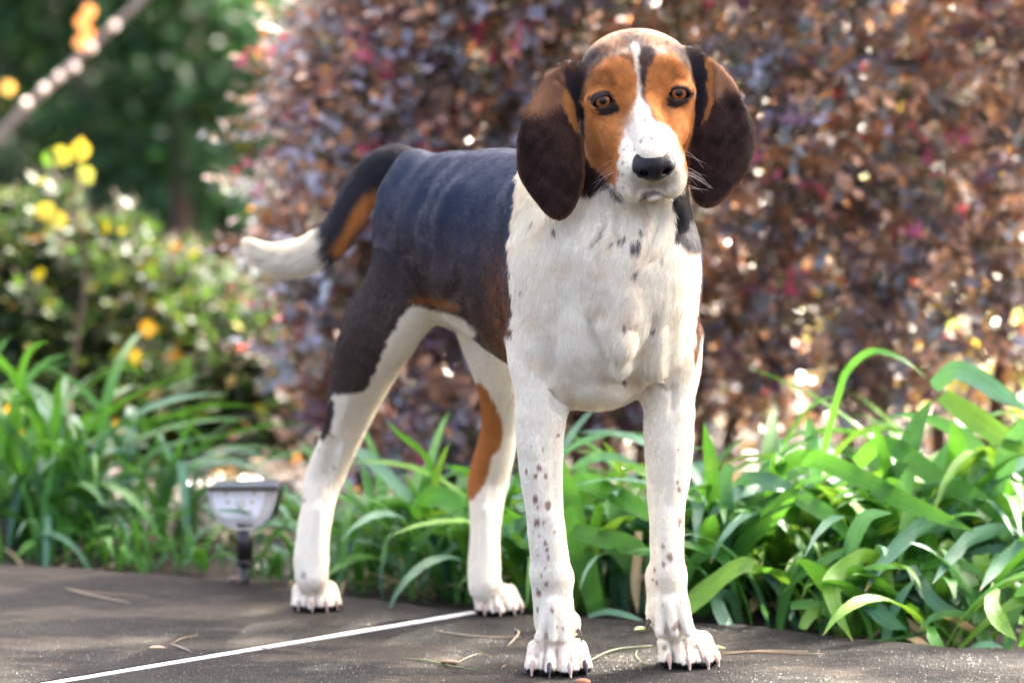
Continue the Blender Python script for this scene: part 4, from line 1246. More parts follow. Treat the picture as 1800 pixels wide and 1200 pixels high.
EL = smooth_poly([(1005, 108), (985, 118), (963, 132), (945, 160), (925, 195), (911, 240), (907, 280), (915, 314), (934, 345), (958, 373), (980, 384), (998, 378),
                  (1016, 350), (1027, 313), (1027, 272), (1022, 245), (1016, 225), (1022, 190), (1024, 150)], 3)
ER = smooth_poly([(1222, 92), (1240, 98), (1262, 112), (1287, 138), (1309, 182), (1325, 228), (1329, 258), (1316, 297), (1292, 328), (1262, 356), (1238, 362), (1220, 350),
                  (1211, 323), (1208, 285), (1210, 250), (1216, 225), (1212, 190), (1212, 140)], 3)
S.group([ear(EL, -0.070, lambda u, v: 0.030 * np.clip(v, 0, 1) ** 1.5 - 0.012 * u, 0.016, 0.0034, EARL,
             lambda u, v: 0.009 * np.sin(u * 2.6 + v * 1.7) + 0.014 * ss(u, 0.45, 0.95) * ss(v, -0.45, 0.3)),
         hell(-100, -78, 4, 22, 36, 34, 16)], EARL, 0.008)
S.group([ear(ER, -0.055, lambda u, v: 0.028 * np.clip(v, 0, 1) ** 1.5 + 0.012 * u, 0.016, 0.0034, EARR,
             lambda u, v: 0.009 * np.sin(-u * 2.6 + v * 1.7) + 0.014 * ss(-u, 0.45, 0.95) * ss(v, -0.35, 0.3)),
         hell(104, -78, 14, 20, 36, 34, 16)], EARR, 0.008)

# eye openings: an almond cut through the lids
EYE = [(-67.5, -1.5, 0.0), (67.5, -1.5, 0.0)]
def almond(c, s):
    o = H(*c)
    a = radians(12) * s
    def fn(X, Y, Z):
        x, y, z = X - f32(o[0]), Y - f32(o[1]), Z - f32(o[2])
        u = (x * f32(Rv[0]) + y * f32(Rv[1]) + z * f32(Rv[2])) / f32(HS)
        # seen from the front: vertical measured in the picture plane
        w = z / f32(HS) - u * f32(sin(ROLL))
        g = -y / f32(HS)
        uu = u * cos(a) + w * sin(a); ww = -u * sin(a) + w * cos(a)
        top = np.sqrt(uu ** 2 + (ww + 19.5) ** 2) - 27.4
        bot = np.sqrt(uu ** 2 + (ww - 19.0) ** 2) - 29.5
        return np.maximum(np.maximum(top, bot), -(g - 2)) * f32(HS)
    m = 40 * HS
    return Prim(fn, o - m, o + m, 2.0 * HS, True)
S.carve([almond(EYE[0], 1), almond(EYE[1], -1)])
S.carve([hell(s * 20, 150, -71, 11, 22, 10, 3, True) for s in (-1, 1)])
# mouth line, philtrum
def HP(px, py, Y): return P(px, py, Y)
MY = HO[1] - 0.105
S.carve([hcone((0, 134, -78), (0, 134, -112), 2.2, 2.2, 3, True)])
for s in (-1, 1):
    q = spline([(0, 128, -114), (s * 16, 128, -122), (s * 34, 112, -136), (s * 46, 88, -148)], 4)
    S.carve([cone(H(*q[i]), H(*q[i + 1]), 1.5 * HS, 1.3 * HS, 3 * HS, 1.0, True) for i in range(len(q) - 1)])

DV, DQ = nets(S.G, *S.ax)
LAB = S.label_at(DV)
S.G = None

# a light relax of the mesh
def relax(V, Q, it=2, w=0.4):
    for _ in range(it):
        acc = np.zeros_like(V); cnt = np.zeros(len(V))
        for a, b in ((0, 1), (1, 2), (2, 3), (3, 0)):
            for k_ in range(3):
                acc[:, k_] += np.bincount(Q[:, a], V[Q[:, b], k_], len(V)) + np.bincount(Q[:, b], V[Q[:, a], k_], len(V))
            cnt += np.bincount(Q[:, a], minlength=len(V)) + np.bincount(Q[:, b], minlength=len(V))
        V = V * (1 - w) + w * acc / np.maximum(cnt, 1)[:, None]
    return V
DV = relax(DV, DQ, 2, 0.35)

def vnormals(V, Q):
    n = np.cross(V[Q[:, 2]] - V[Q[:, 0]], V[Q[:, 3]] - V[Q[:, 1]])
    N = np.zeros_like(V)
    for c in range(4):
        for k_ in range(3): N[:, k_] += np.bincount(Q[:, c], n[:, k_], len(V))
    return N / (np.linalg.norm(N, axis=1, keepdims=True) + 1e-12)
DN = vnormals(DV, DQ)
def _w(V, f, sd):
    r_ = np.random.RandomState(sd); o_ = 0
    for i in range(5):
        d = r_.normal(size=3); d /= np.linalg.norm(d); o_ = o_ + np.sin(V @ d * f * (0.7 + 0.8 * r_.rand()) + r_.rand() * 6 + 1.3 * np.sin(V @ np.roll(d, 1) * f * 0.9))
    return o_ / 3
amp = np.where(np.isin(LAB, (TORSO, NECK)), 0.0016 - 0.0006 * (DV[:, 1] < 0.1), np.where(np.isin(LAB, (FRL, FLL, HRL, HLL)), 0.0009, np.where(np.isin(LAB, (EARL, EARR)), 0.0012, 0.0003)))
amp = amp * ss(DV[:, 2], 0.02, 0.08)
DV = DV + DN * (amp * (_w(DV, 45, 3) + 0.5 * _w(DV, 110, 4)))[:, None]
def groove(pts, sig, depth, labels, ymax=0.14, taper=True):
    """press a crease (depth in mm, negative = ridge) along a line measured on the photograph"""
    global DV
    q = spline([[a, b] for a, b in pts], 4)
    x, y = proj(DV)
    m = np.flatnonzero(np.isin(LAB, labels) & (DN[:, 1] < 0.35) & (x > q[:, 0].min() - 4 * sig) & (x < q[:, 0].max() + 4 * sig) & (y > q[:, 1].min() - 4 * sig) & (y < q[:, 1].max() + 4 * sig))
    if not len(m): return
    xx, yy = x[m], y[m]; best = np.full(len(m), 1e9); bt = np.zeros(len(m))
    for i in range(len(q) - 1):
        e = q[i + 1] - q[i]; h = np.clip(((xx - q[i, 0]) * e[0] + (yy - q[i, 1]) * e[1]) / (e @ e + 1e-9), 0, 1)
        d = (xx - q[i, 0] - e[0] * h) ** 2 + (yy - q[i, 1] - e[1] * h) ** 2
        b_ = d < best; best = np.where(b_, d, best); bt = np.where(b_, (i + h) / (len(q) - 1), bt)
    a = np.exp(-best / sig ** 2) * (ss(bt, -0.05, 0.25) * ss(1 - bt, -0.05, 0.3) if taper else 1)
    DV[m] -= DN[m] * (a * depth * 0.001)[:, None]
BR = (TORSO, NECK, FRL, FLL)
for g_ in (([(1064, 378), (1060, 402), (1042, 424), (1030, 455)], 5, 5), ([(1058, 405), (1048, 440), (1052, 475)], 7, 3), ([(1086, 360), (1082, 400), (1096, 455)], 9, 4),
           ([(1162, 362), (1152, 410), (1132, 462)], 9, 4), ([(1188, 415), (1162, 448), (1130, 472)], 6, 4), ([(1030, 545), (1040, 590), (1062, 632), (1078, 662)], 10, 5),
           ([(1156, 545), (1147, 590), (1127, 628), (1108, 650)], 10, 5), ([(990, 500), (976, 570), (966, 640), (972, 690)], 16, 4.5), ([(1182, 540), (1180, 620), (1178, 680)], 12, 3),
           ([(962, 680), (982, 700), (998, 716)], 5, 5), ([(1128, 696), (1150, 674), (1178, 692)], 5, 4), ([(980, 680), (974, 708), (984, 740)], 6, 3.5), ([(1178, 668), (1184, 700), (1178, 735)], 6, 3.5),
           ([(1060, 505), (1062, 540), (1050, 575)], 12, 2.5), ([(1108, 500), (1112, 540), (1108, 580)], 16, -3.0), ([(1040, 330), (1020, 380), (1000, 440)], 14, 3),
           ([(978, 745), (974, 800), (976, 870), (980, 940)], 6, 1.8), ([(944, 760), (946, 830), (952, 900)], 7, -1.5), ([(1152, 765), (1154, 840), (1161, 935)], 6, 1.8), ([(1186, 765), (1184, 840), (1180, 900)], 7, -1.5)):
    groove(g_[0], g_[1], g_[2] * 1.3, BR)
for g_ in (([(700, 420), (692, 500), (664, 560), (640, 620)], 16, 3.5), ([(812, 470), (796, 515), (765, 545)], 11, 5), ([(742, 330), (760, 420), (770, 500)], 18, 4), ([(604, 760), (590, 800), (584, 850)], 7, 3),
           ([(556, 880), (552, 940), (548, 1000)], 5, 1.8), ([(568, 885), (562, 940), (560, 1000)], 6, -1.5), ([(640, 640), (616, 700), (600, 750)], 10, -3)):
    groove(g_[0], g_[1], g_[2], (HRL, TORSO))
for g_ in (([(872, 800), (866, 850), (862, 900)], 6, 2.2), ([(852, 880), (848, 940), (848, 1000)], 5, 1.8)):
    groove(g_[0], g_[1], g_[2], (HLL,))
FEET = []
for lab, lines in ((FRL, [[(958, 1136), (956, 1160), (953, 1184)], [(979, 1132), (980, 1160), (980, 1188)], [(1001, 1136), (1004, 1160), (1006, 1182)]]),
                   (FLL, [[(1180, 1130), (1183, 1152), (1184, 1172)], [(1202, 1126), (1208, 1150), (1212, 1172)], [(1222, 1124), (1230, 1145), (1236, 1165)]]),
                   (HRL, [[(538, 1046), (538, 1062), (536, 1078)], [(553, 1042), (555, 1062), (556, 1080)], [(569, 1044), (573, 1062), (575, 1076)]]),
                   (HLL, [[(851, 1058), (851, 1070), (852, 1084)], [(866, 1052), (870, 1068), (873, 1085)], [(882, 1052), (889, 1066), (894, 1080)]])):
    for q_ in lines:
        groove(q_, 3.6 if lab in (FRL, FLL) else 3.0, 4.0, (lab,), taper=False); FEET.append((lab, q_))
for g_ in (([(1108, 78), (1118, 120), (1126, 162)], 8, 2.6), ([(1046, 222), (1056, 262), (1072, 300)], 7, 2.6), ([(1084, 198), (1096, 222), (1096, 255)], 7, 2.6), ([(1176, 196), (1172, 216), (1188, 240)], 6, 2.4),
           ([(1030, 168), (1050, 152), (1075, 158)], 6, 1.6), ([(1078, 150), (1070, 138), (1064, 140)], 6, 1.4), ([(1172, 150), (1190, 138), (1214, 150)], 6, 1.6), ([(1048, 128), (1068, 122), (1088, 132)], 8, -2.0),
           ([(1160, 118), (1182, 110), (1204, 124)], 8, -2.0), ([(1112, 205), (1108, 235), (1104, 258)], 7, 1.5), ([(1094, 300), (1100, 325), (1112, 345)], 6, 1.6), ([(1186, 296), (1180, 322), (1170, 340)], 6, 1.6),
           ([(1044, 205), (1052, 212), (1068, 214)], 4, 1.2), ([(1186, 196), (1200, 196), (1212, 188)], 4, 1.2)):
    groove(g_[0], g_[1], g_[2], (HEAD,))
for g_ in (([(986, 140), (968, 215), (962, 300)], 12, 3.5), ([(950, 170), (934, 240), (940, 310)], 12, -2.5), ([(1004, 200), (1000, 270), (1000, 330)], 9, -2.5), ([(1268, 135), (1288, 210), (1276, 300)], 12, 3.5),
           ([(1300, 180), (1312, 240), (1298, 300)], 10, -2.5), ([(1240, 210), (1236, 270), (1240, 330)], 9, -2.5), ([(972, 135), (990, 150), (1008, 180)], 6, 2.5)):
    groove(g_[0], g_[1], g_[2], (EARL, EARR))
DN = vnormals(DV, DQ)
# ribs and the fold of loose skin behind the shoulder
side = np.isin(LAB, (TORSO,)) * ss(DV[:, 1], 0.10, 0.16) * ss(-DV[:, 1], -0.42, -0.34) * ss(DV[:, 2], 0.36, 0.45) * ss(-DV[:, 2], -0.63, -0.56)
t_ = (DV[:, 1] - 0.1) * 0.86 - (DV[:, 0]) * 0.5 + (0.5 - DV[:, 2]) * 0.25
DV = DV + DN * (side * (0.0006 * np.sin(t_ * 120 + 2 * np.sin(DV[:, 2] * 30)) * ss(t_, 0.06, 0.1) + 0.0050 * np.exp(-((t_ - 0.135 - 0.05 * np.sin((0.6 - DV[:, 2]) * 9)) / 0.022) ** 2) - 0.003 * np.exp(-((t_ - 0.205 - 0.05 * np.sin((0.6 - DV[:, 2]) * 9)) / 0.020) ** 2)))[:, None]
DN = vnormals(DV, DQ)
# ---------------------------------------------------------------- coat colours (hair albedo, with some sun, sky sheen and crease shade painted in)
def sn(V, f, seed=0):
    """cheap smooth noise -1..1 from turned sine waves"""
    r = np.random.RandomState(seed); out = 0
    for i in range(6):
        d = r.normal(size=3); d /= np.linalg.norm(d)
        out = out + np.sin(V @ d * f * (0.7 + 0.9 * r.rand()) + r.rand() * 6.28 + 1.5 * np.sin(V @ np.roll(d, 1) * f * 0.8))
    return out / 3.2

WHITE = np.array([0.90, 0.83, 0.67]); CREAM = np.array([0.81, 0.67, 0.46]); BLACK = np.array([0.013, 0.013, 0.018])
TAN = np.array([0.56, 0.225, 0.060]); DTAN = np.array([0.26, 0.10, 0.035]); BROWN = np.array([0.075, 0.040, 0.024])
DBROWN = np.array([0.042, 0.028, 0.022]); GREY = np.array([0.32, 0.29, 0.29]); PINK = np.array([0.60, 0.36, 0.27])

def c1(pts): return [(850 + x / 3, 30 + y / 3) for x, y in pts]
def c4(pts): return [(420 + x / 2.553, 230 + y / 2.553) for x, y in pts]
def c3(pts): return [(850 + x / 2.4, 700 + y / 2.4) for x, y in pts]

def coat(V, N, LAB):
    x, y = proj(V)
    C = np.tile(WHITE, (len(V), 1))
    j1 = sn(V, 700, 1); j2 = sn(V, 260, 2); j3 = sn(V, 90, 3)
    jx, jy = x + 1.6 * j1 + 2.0 * j2, y + 1.6 * np.roll(j1, 7) + 2.0 * sn(V, 240, 5)
    def paint(pts, col, w=4.0, mask=None, amt=1.0, n=3, jit=1.0):
        pts = smooth_poly(pts, n)
        b = (x > pts[:, 0].min() - 30) & (x < pts[:, 0].max() + 30) & (y > pts[:, 1].min() - 30) & (y < pts[:, 1].max() + 30)
        if mask is not None: b &= mask
        i = np.flatnonzero(b)
        if not len(i): return
        X_, Y_ = x[i] + jit * (jx[i] - x[i]), y[i] + jit * (jy[i] - y[i])
        d = poly_sd(pts, X_, Y_)
        a = (ss(-d, -w, w) * amt)[:, None]
        C[i] = C[i] * (1 - a) + np.asarray(col) * a
    def spot(cx, cy, r, col, mask=None, amt=1.0, e=1.3):
        b = (abs(x - cx) < r * 4) & (abs(y - cy) < r * 4)
        if mask is not None: b &= mask
        i = np.flatnonzero(b)
        d = np.hypot(jx[i] * 0.6 + x[i] * 0.4 - cx, (jy[i] * 0.6 + y[i] * 0.4 - cy) / e)
        a = (ss(-d, -r * 1.2, -r * 0.6) * amt)[:, None]
        C[i] = C[i] * (1 - a) + np.asarray(col) * a
    body = np.isin(LAB, (TORSO, NECK)); front = N[:, 1] < 0.1
    # cream shading of the breast coat
    m = body
    a = (ss(j3 + 0.3, 0, 1.6) * 0.5)[:, None] * m[:, None]; C = C * (1 - a) + CREAM * a
    # ---- saddle: everything behind the shoulder line; the line runs down the side of the chest
    ym = V[:, 1]
    edge = 894 + 0.05 * (y - 430)
    edge = np.where(y < 430, 894 + (430 - y) * 0.16, edge)
    backside = (V[:, 1] > 0.10)
    leftside = body & (jx < edge)
    rightside = body & (jx > 1219 + 3 * ss(y, 430, 560) - 20 * ss(y, 600, 690)) & (V[:, 1] > 0.03) & (y > 425)
    topback = body & (V[:, 1] > 0.17)
    sad = (leftside | rightside | topback) & ~((y > 560) & (x > 715) & (x < 880) & False)
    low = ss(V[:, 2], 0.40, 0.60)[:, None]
    sc_ = BROWN * (1 - low) + np.array([0.004, 0.024, 0.066]) * low  # upper saddle tinted blue: sky sheen put into the hair colour
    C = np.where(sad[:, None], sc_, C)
    # brown and tan border strip between saddle and white
    strip = np.clip(1.25 - abs(jx - (edge - 16)) / 30, 0, 1) * ss(y, 390, 520) * leftside * ss(j1 + 0.5 * j2, -0.6, 0.8)
    C = C * (1 - strip[:, None] * 0.85) + DTAN * 1.25 * strip[:, None] * 0.85
    stripr = rightside * ss(y, 450, 560)
    C = C * (1 - stripr[:, None] * 0.8) + DTAN * stripr[:, None] * 0.8
    # ---- hind legs
    h = LAB == HRL
    thigh = h & (y < 800)
    thc = (DBROWN * 1.25)[None] * (1 + 0.35 * j1[:, None]) + 0.012
    up = ss(y, 560, 420)[:, None]
    C = np.where((h & (y < 700))[:, None], thc * (1 - up) + BLACK * up, C)
    hm = h | (LAB == HLL)
    paint([(690, 560), (712, 538), (740, 542), (775, 547), (800, 553), (822, 566), (838, 590), (800, 600), (700, 620)], WHITE * 0.97, 3, LAB == TORSO)
    paint([(722, 538), (760, 544), (800, 552), (840, 570), (860, 640), (800, 760), (700, 800), (640, 860), (560, 900), (500, 900), (548, 800), (576, 760), (580, 704), (590, 692), (622, 690), (642, 684),
           (655, 664), (672, 622), (690, 582)], WHITE * 0.97, 2.5, hm)
    paint([(578, 700), (588, 712), (585, 735), (577, 760), (566, 770), (560, 735)], DBROWN, 3, h)
    paint([(716, 530), (740, 536), (770, 540), (806, 546), (806, 534), (780, 524), (750, 522), (725, 522)], TAN * 0.6, 6, hm | (LAB == TORSO), 0.7)
    h2 = LAB == HLL
    C = np.where((h2 & (V[:, 1] > 0.47) & (y < 640))[:, None], DBROWN, C)
    paint([(836, 672), (850, 676), (866, 702), (880, 735), (884, 768), (874, 792), (862, 805), (862, 822), (850, 852), (838, 866), (828, 880), (818, 850), (830, 805), (838, 770), (842, 730)], TAN * 0.85, 2.5, h2)
    # far side of the hind legs, unseen from here: plain white lower legs, dark thighs
    # ---- tail
    t = LAB == TAIL
    tc = np.where((jx < 578 + 0.25 * (y - 440))[:, None] & (y > 395)[:, None], WHITE * 0.97, BLACK * 1.3 + 0.006)
    C = np.where(t[:, None], tc, C)
    paint([(668, 326), (650, 330), (634, 345), (618, 375), (604, 405), (592, 432), (606, 436), (622, 410), (640, 380), (658, 352), (672, 336)], TAN * 0.9, 7, t)
    paint([(440, 440), (452, 456), (480, 474), (520, 474), (500, 484), (462, 482), (438, 458)], CREAM * 0.8, 6, t, 0.8)
    # ---- neck and chest marks
    nk = np.isin(LAB, (NECK, TORSO, HEAD, FLL)) & (V[:, 1] > -0.09)
    paint([(1182, 338), (1234, 345), (1230, 434), (1210, 436), (1198, 430), (1184, 414), (1186, 380)], BLACK * 0.8, 2.5, nk & (V[:, 1] > -0.08))
    paint([(1125, 372), (1135, 366), (1138, 385), (1130, 400)], PINK * 0.9, 8, nk, 0.35)
    for cx, cy, r, e in ((1112, 435, 6, 2.2), (1121, 432, 5, 3), (1096, 480, 4.5, 1.4), (1118, 481, 5.5, 1.2), (1059, 411, 5, 0.8), (1076, 428, 4, 1.2), (1041, 427, 3, 1),
                         (1113, 515, 3, 4), (974, 404, 3.5, 2), (938, 392, 2.5, 2), (916, 510, 3, 1), (1163, 457, 2.5, 2), (1098, 668, 4.5, 1), (1100, 575, 3, 3), (1098, 418, 3, 2.5), (1124, 408, 3, 2),
                         (1148, 580, 2.5, 2.5), (1089, 423, 3, 2), (1111, 540, 2, 4)):
        spot(cx, cy, r, BLACK + 0.03, nk & front, 0.85, e)
    # ---- ticking on the fore legs
    lg = (LAB == FRL)
    for cx, cy, r in ((234, 292, 11), (220, 325, 9), (262, 325, 8), (180, 305, 9), (218, 420, 12), (228, 455, 7), (270, 450, 14), (303, 452, 4), (225, 520, 12), (254, 520, 6), (208, 560, 5), (300, 560, 5),
                      (260, 610, 9), (268, 638, 9), (236, 580, 4), (272, 670, 7), (228, 660, 4), (243, 742, 8), (262, 775, 8), (233, 815, 12), (345, 830, 4), (288, 888, 9), (230, 885, 6), (340, 882, 5),
                      (307, 960, 5), (335, 970, 7), (313, 152, 6), (248, 217, 4), (200, 200, 3), (262, 712, 5)):
        spot(850 + cx / 2.4, 700 + cy / 2.4, r / 2.4 * 1.05, np.array([0.20, 0.080, 0.036]), lg & front, 0.8)
    lg = (LAB == FLL)
    for cx, cy, r in ((822, 350, 8), (824, 380, 9), (821, 215, 5), (828, 515, 10), (826, 535, 8), (815, 565, 5), (755, 622, 7), (787, 664, 14), (760, 696, 9), (722, 718, 7), (713, 757, 6), (728, 772, 7),
                      (838, 430, 4), (830, 850, 7), (755, 870, 5), (815, 955, 15), (800, 970, 9), (765, 1048, 10), (860, 1045, 7), (895, 1045, 8), (840, 740, 4)):
        spot(850 + cx / 2.4, 700 + cy / 2.4, r / 2.4 * 1.05, np.array([0.21, 0.090, 0.045]), lg & front, 0.75)
    for cx, cy, r in ((536, 878, 3), (588, 822, 3), (533, 1010, 5), (571, 885, 2.5), (560, 790, 2), (555, 780, 3)):
        spot(cx, cy, r, np.array([0.24, 0.13, 0.09]), (LAB == HRL) & front, 0.7)
    for cx, cy, r in ((957, 1138, 7), (943, 1150, 5), (975, 1145, 4), (1012, 1150, 6), (1022, 1152, 4), (965, 1160, 5)):
        spot(cx, cy, r, np.array([0.30, 0.19, 0.15]), (LAB == FRL) & front, 0.45)
    # warm pale tint towards the feet, dark pads under them
    feet = np.isin(LAB, (FRL, FLL, HRL, HLL)) & (V[:, 2] < 0.045)
    a = (feet * ss(j2, -0.2, 0.9) * 0.35)[:, None]; C = C * (1 - a) + PINK * a
    pad = np.isin(LAB, (FRL, FLL, HRL, HLL)) & (V[:, 2] < 0.0085 + 0.0025 * j2)
    C = np.where(pad[:, None], np.array([0.015, 0.013, 0.013]), C)
    # dark clefts between the toes: crease shade painted along the grooves
    for lab, q_ in FEET:
        i = np.flatnonzero((LAB == lab) & (V[:, 2] < 0.05))
        q = np.array(q_, float); d = np.full(len(i), 1e9)
        for a0, a1 in zip(q, q[1:]):
            e = a1 - a0; h_ = np.clip(((x[i] - a0[0]) * e[0] + (y[i] - a0[1]) * e[1]) / (e @ e), 0, 1)
            d = np.minimum(d, np.hypot(x[i] - a0[0] - e[0] * h_, y[i] - a0[1] - e[1] * h_))
        a = (ss(-d, -3.2, -0.8) * 0.75 * ss(y[i], q[0, 1], q[1, 1]))[:, None]
        C[i] = C[i] * (1 - a) + np.array([0.09, 0.055, 0.045]) * a
    # ---- head
    hd_ = (LAB == HEAD)
    C = np.where(hd_[:, None], TAN * (1.0 + 0.10 * j2[:, None] + 0.06 * j1[:, None]), C)
    # nape and back of the head
    C = np.where((hd_ & (V[:, 1] > 0.01))[:, None], BROWN, C)
    fr = hd_ & (V[:, 1] < 0.06)
    LT = np.array([0.40, 0.24, 0.14])
    paint(c1([(480, 230), (560, 120), (700, 80), (800, 60), (950, 60), (1080, 120), (1150, 200), (1040, 170), (980, 190), (880, 185), (800, 190), (700, 190), (600, 180)]), LT, 9, fr, 0.9)  # pale tan crown: sunlight on the skull painted as hair colour
    paint(c1([(650, 210), (700, 185), (760, 170), (800, 140), (850, 150), (900, 170), (960, 180), (940, 205), (860, 190), (820, 200), (760, 205), (700, 215)]), WHITE * 0.75, 7, fr, 0.6)  # whitish band of the same painted sunlight
    paint(c1([(740, 110), (800, 100), (850, 110), (840, 150), (760, 150)]), GREY * 0.8, 6, fr, 0.5)
    dk = BLACK * 1.2 + np.array([0.012, 0.008, 0.006])
    paint(c1([(400, 300), (440, 250), (500, 200), (560, 180), (650, 195), (640, 230), (600, 280), (560, 330), (532, 400), (528, 480), (530, 560), (530, 640), (400, 640), (400, 440)]), dk, 8, fr)
    paint(c1([(1010, 160), (1100, 180), (1180, 215), (1260, 330), (1260, 500), (1200, 650), (1140, 640), (1128, 560), (1122, 470), (1112, 380), (1090, 320), (1050, 260), (1020, 200)]), dk, 8, fr)
    paint(c1([(815, 190), (860, 165), (910, 190), (900, 235), (872, 300), (858, 370), (862, 440), (900, 520), (940, 580), (900, 560), (850, 480), (832, 400), (822, 300)]), dk + 0.012, 4, fr, 0.92)
    paint(c1([(720, 215), (770, 200), (800, 250), (808, 320), (795, 290), (760, 240)]), DBROWN * 1.4, 4, fr, 0.8)
    paint(c1([(645, 345), (680, 320), (700, 350), (700, 385), (680, 375)]), DTAN * 0.7, 4, fr, 0.6)
    paint(c1([(970, 300), (1000, 280), (1010, 330), (985, 340)]), DTAN * 0.8, 4, fr, 0.5)
    st_ = np.clip(0.5 + 0.5 * sn(V * [1, 0.3, 0.3], 900, 31), 0, 1)
    paint(c1([(440, 260), (500, 200), (580, 160), (660, 165), (720, 190), (700, 220), (640, 235), (580, 270), (520, 330)]), DBROWN * 1.6, 9, fr, 0.75)
    paint(c1([(960, 140), (1030, 150), (1100, 200), (1110, 290), (1070, 280), (1020, 220), (970, 190)]), DBROWN * 1.6, 9, fr, 0.75)
    paint(c1([(720, 110), (790, 90), (860, 110), (880, 190), (840, 230), (790, 200), (740, 170)]), DBROWN * 2.2, 9, fr, 0.5)
    top = fr & (y < 105)
    C[top] *= (0.72 + 0.5 * st_[top])[:, None]
    # white blaze and muzzle
    paint(c1([(788, 150), (815, 150), (820, 220), (826, 330), (842, 430), (872, 490), (905, 550), (950, 565), (985, 590), (1010, 640), (1034, 700), (1062, 800), (1080, 900), (1080, 960), (1000, 990), (740, 1010),
              (690, 940), (706, 830), (718, 720), (735, 650), (765, 580), (790, 530), (808, 450), (818, 390), (806, 300), (794, 210)]), WHITE, 4.5, fr)
    paint(c1([(745, 560), (800, 470), (830, 430), (860, 500), (820, 600), (760, 640), (725, 700)]), WHITE, 9, fr, 0.5)
    for cx, cy, r in ((830, 655, 9), (845, 640, 7), (884, 640, 10), (890, 652, 8), (850, 548, 7), (740, 770, 7), (745, 700, 5), (765, 790, 5), (735, 830, 5), (760, 680, 5), (775, 600, 4), (920, 630, 5), (800, 700, 6), (960, 690, 5),
                      (1000, 760, 5), (1015, 820, 4), (740, 900, 5), (790, 850, 4)):
        spot(850 + cx / 3, 30 + cy / 3, r / 3 * 1.1, GREY * 0.5, fr, 0.65)
    paint(c1([(775, 830), (800, 800), (860, 865), (920, 870), (980, 820), (1000, 850), (960, 900), (905, 905), (850, 915), (800, 930)]), GREY * 0.6, 8, fr, 0.55)
    paint(c1([(820, 950), (850, 920), (900, 912), (950, 925), (975, 945), (930, 935), (905, 940), (870, 950), (830, 965)]), DBROWN * 1.2, 2.5, fr, 0.8)
    paint(c1([(560, 330), (600, 260), (680, 225), (770, 240), (790, 300), (720, 300), (640, 320), (590, 370)]), DTAN, 14, fr, 0.42)
    paint(c1([(900, 250), (960, 215), (1040, 250), (1080, 300), (1010, 290), (940, 290), (890, 330)]), DTAN, 14, fr, 0.38)
    paint(c1([(540, 620), (600, 640), (640, 760), (640, 860), (590, 820), (550, 730)]), DTAN, 14, fr, 0.35)
    # eyelids and the dark mark below the inner corners
    paint(c1([(556, 445), (576, 410), (610, 390), (654, 392), (688, 420), (704, 448), (722, 490), (702, 518), (665, 524), (618, 512), (584, 482)]), BLACK + 0.012, 2.2, fr, 0.96, jit=0.6)
    paint(c1([(962, 440), (975, 400), (995, 370), (1030, 358), (1070, 368), (1094, 392), (1098, 420), (1072, 452), (1030, 472), (1000, 486), (968, 470)]), BLACK + 0.012, 2.2, fr, 0.96, jit=0.6)
    # throat: dark hair behind the jaw
    paint(c1([(520, 740), (560, 770), (600, 820), (650, 862), (660, 900), (600, 910), (545, 880), (515, 830)]), DBROWN, 4, fr | ((LAB == NECK) & (x < 1075) & (y < 345)))
    paint(c1([(560, 650), (590, 640), (625, 730), (630, 800), (600, 790), (575, 720)]), TAN * 0.72, 6, fr, 0.6)
    paint(c1([(655, 900), (690, 905), (730, 960), (745, 990), (700, 960)]), BLACK + 0.02, 2.5, fr | (LAB == NECK), 0.9)
    # dark brown neck coat between ear and cheek
    paint([(1020, 150), (1040, 200), (1050, 330), (1010, 335), (1000, 240)], DBROWN * 0.7, 5, LAB == NECK)
    paint([(1236, 150), (1236, 345), (1200, 345), (1205, 240), (1215, 180)], DBROWN * 0.7, 5, LAB == NECK)
    paint([(1008, 190), (1030, 190), (1034, 262), (1024, 300), (1012, 250)], DBROWN * 0.6, 3, np.isin(LAB, (NECK, HEAD)) & (x < 1029))
    # ---- ears
    e = (LAB == EARL) | (LAB == EARR)
    ec = np.array([0.034, 0.019, 0.016]) * (1 + 0.35 * j2[:, None])
    C = np.where(e[:, None], ec, C)
    l_ = LAB == EARL; r_ = LAB == EARR
    paint(c1([(300, 340), (360, 280), (440, 250), (440, 380), (430, 460), (400, 470), (330, 500), (240, 520), (215, 480)]), np.array([0.27, 0.135, 0.07]), 16, l_, 0.95)
    paint(c1([(330, 560), (420, 560), (500, 640), (530, 740), (520, 850), (470, 800), (420, 700)]), BROWN * 0.95, 16, l_, 0.6)
    paint(c1([(418, 375), (440, 370), (470, 440), (490, 520), (515, 590), (520, 640), (470, 580), (440, 520), (420, 450)]), TAN * 0.72, 3, l_ | (fr & (x < 1020)), 0.95)
    paint(c1([(430, 270), (470, 280), (520, 400), (530, 600), (505, 560), (470, 430), (440, 360)]), dk, 4, l_, 0.95)
    paint(c1([(1215, 300), (1190, 210), (1260, 240), (1320, 300), (1345, 350), (1330, 380), (1270, 380), (1225, 420)]), np.array([0.33, 0.17, 0.085]), 12, r_, 0.95)
    paint(c1([(1160, 210), (1195, 220), (1210, 330), (1205, 440), (1180, 520), (1150, 540), (1180, 430), (1175, 320)]), TAN * 0.62, 3, r_ | (fr & (x > 1225)), 0.95)
    paint(c1([(1100, 190), (1160, 230), (1176, 320), (1180, 430), (1160, 500), (1130, 560), (1110, 400)]), dk, 3, r_, 0.95)
    for pts, m_ in ((EL, l_), (ER, r_)):
        i = np.flatnonzero(m_); d = poly_sd(pts, x[i], y[i])
        a = (ss(d, -7, -1) * ss(y[i], 200, 270) * 0.65)[:, None]
        C[i] = C[i] * (1 - a) + np.array([0.20, 0.095, 0.05]) * a
    return np.clip(C * (1 + 0.05 * j1[:, None]), 0.004, 0.9)

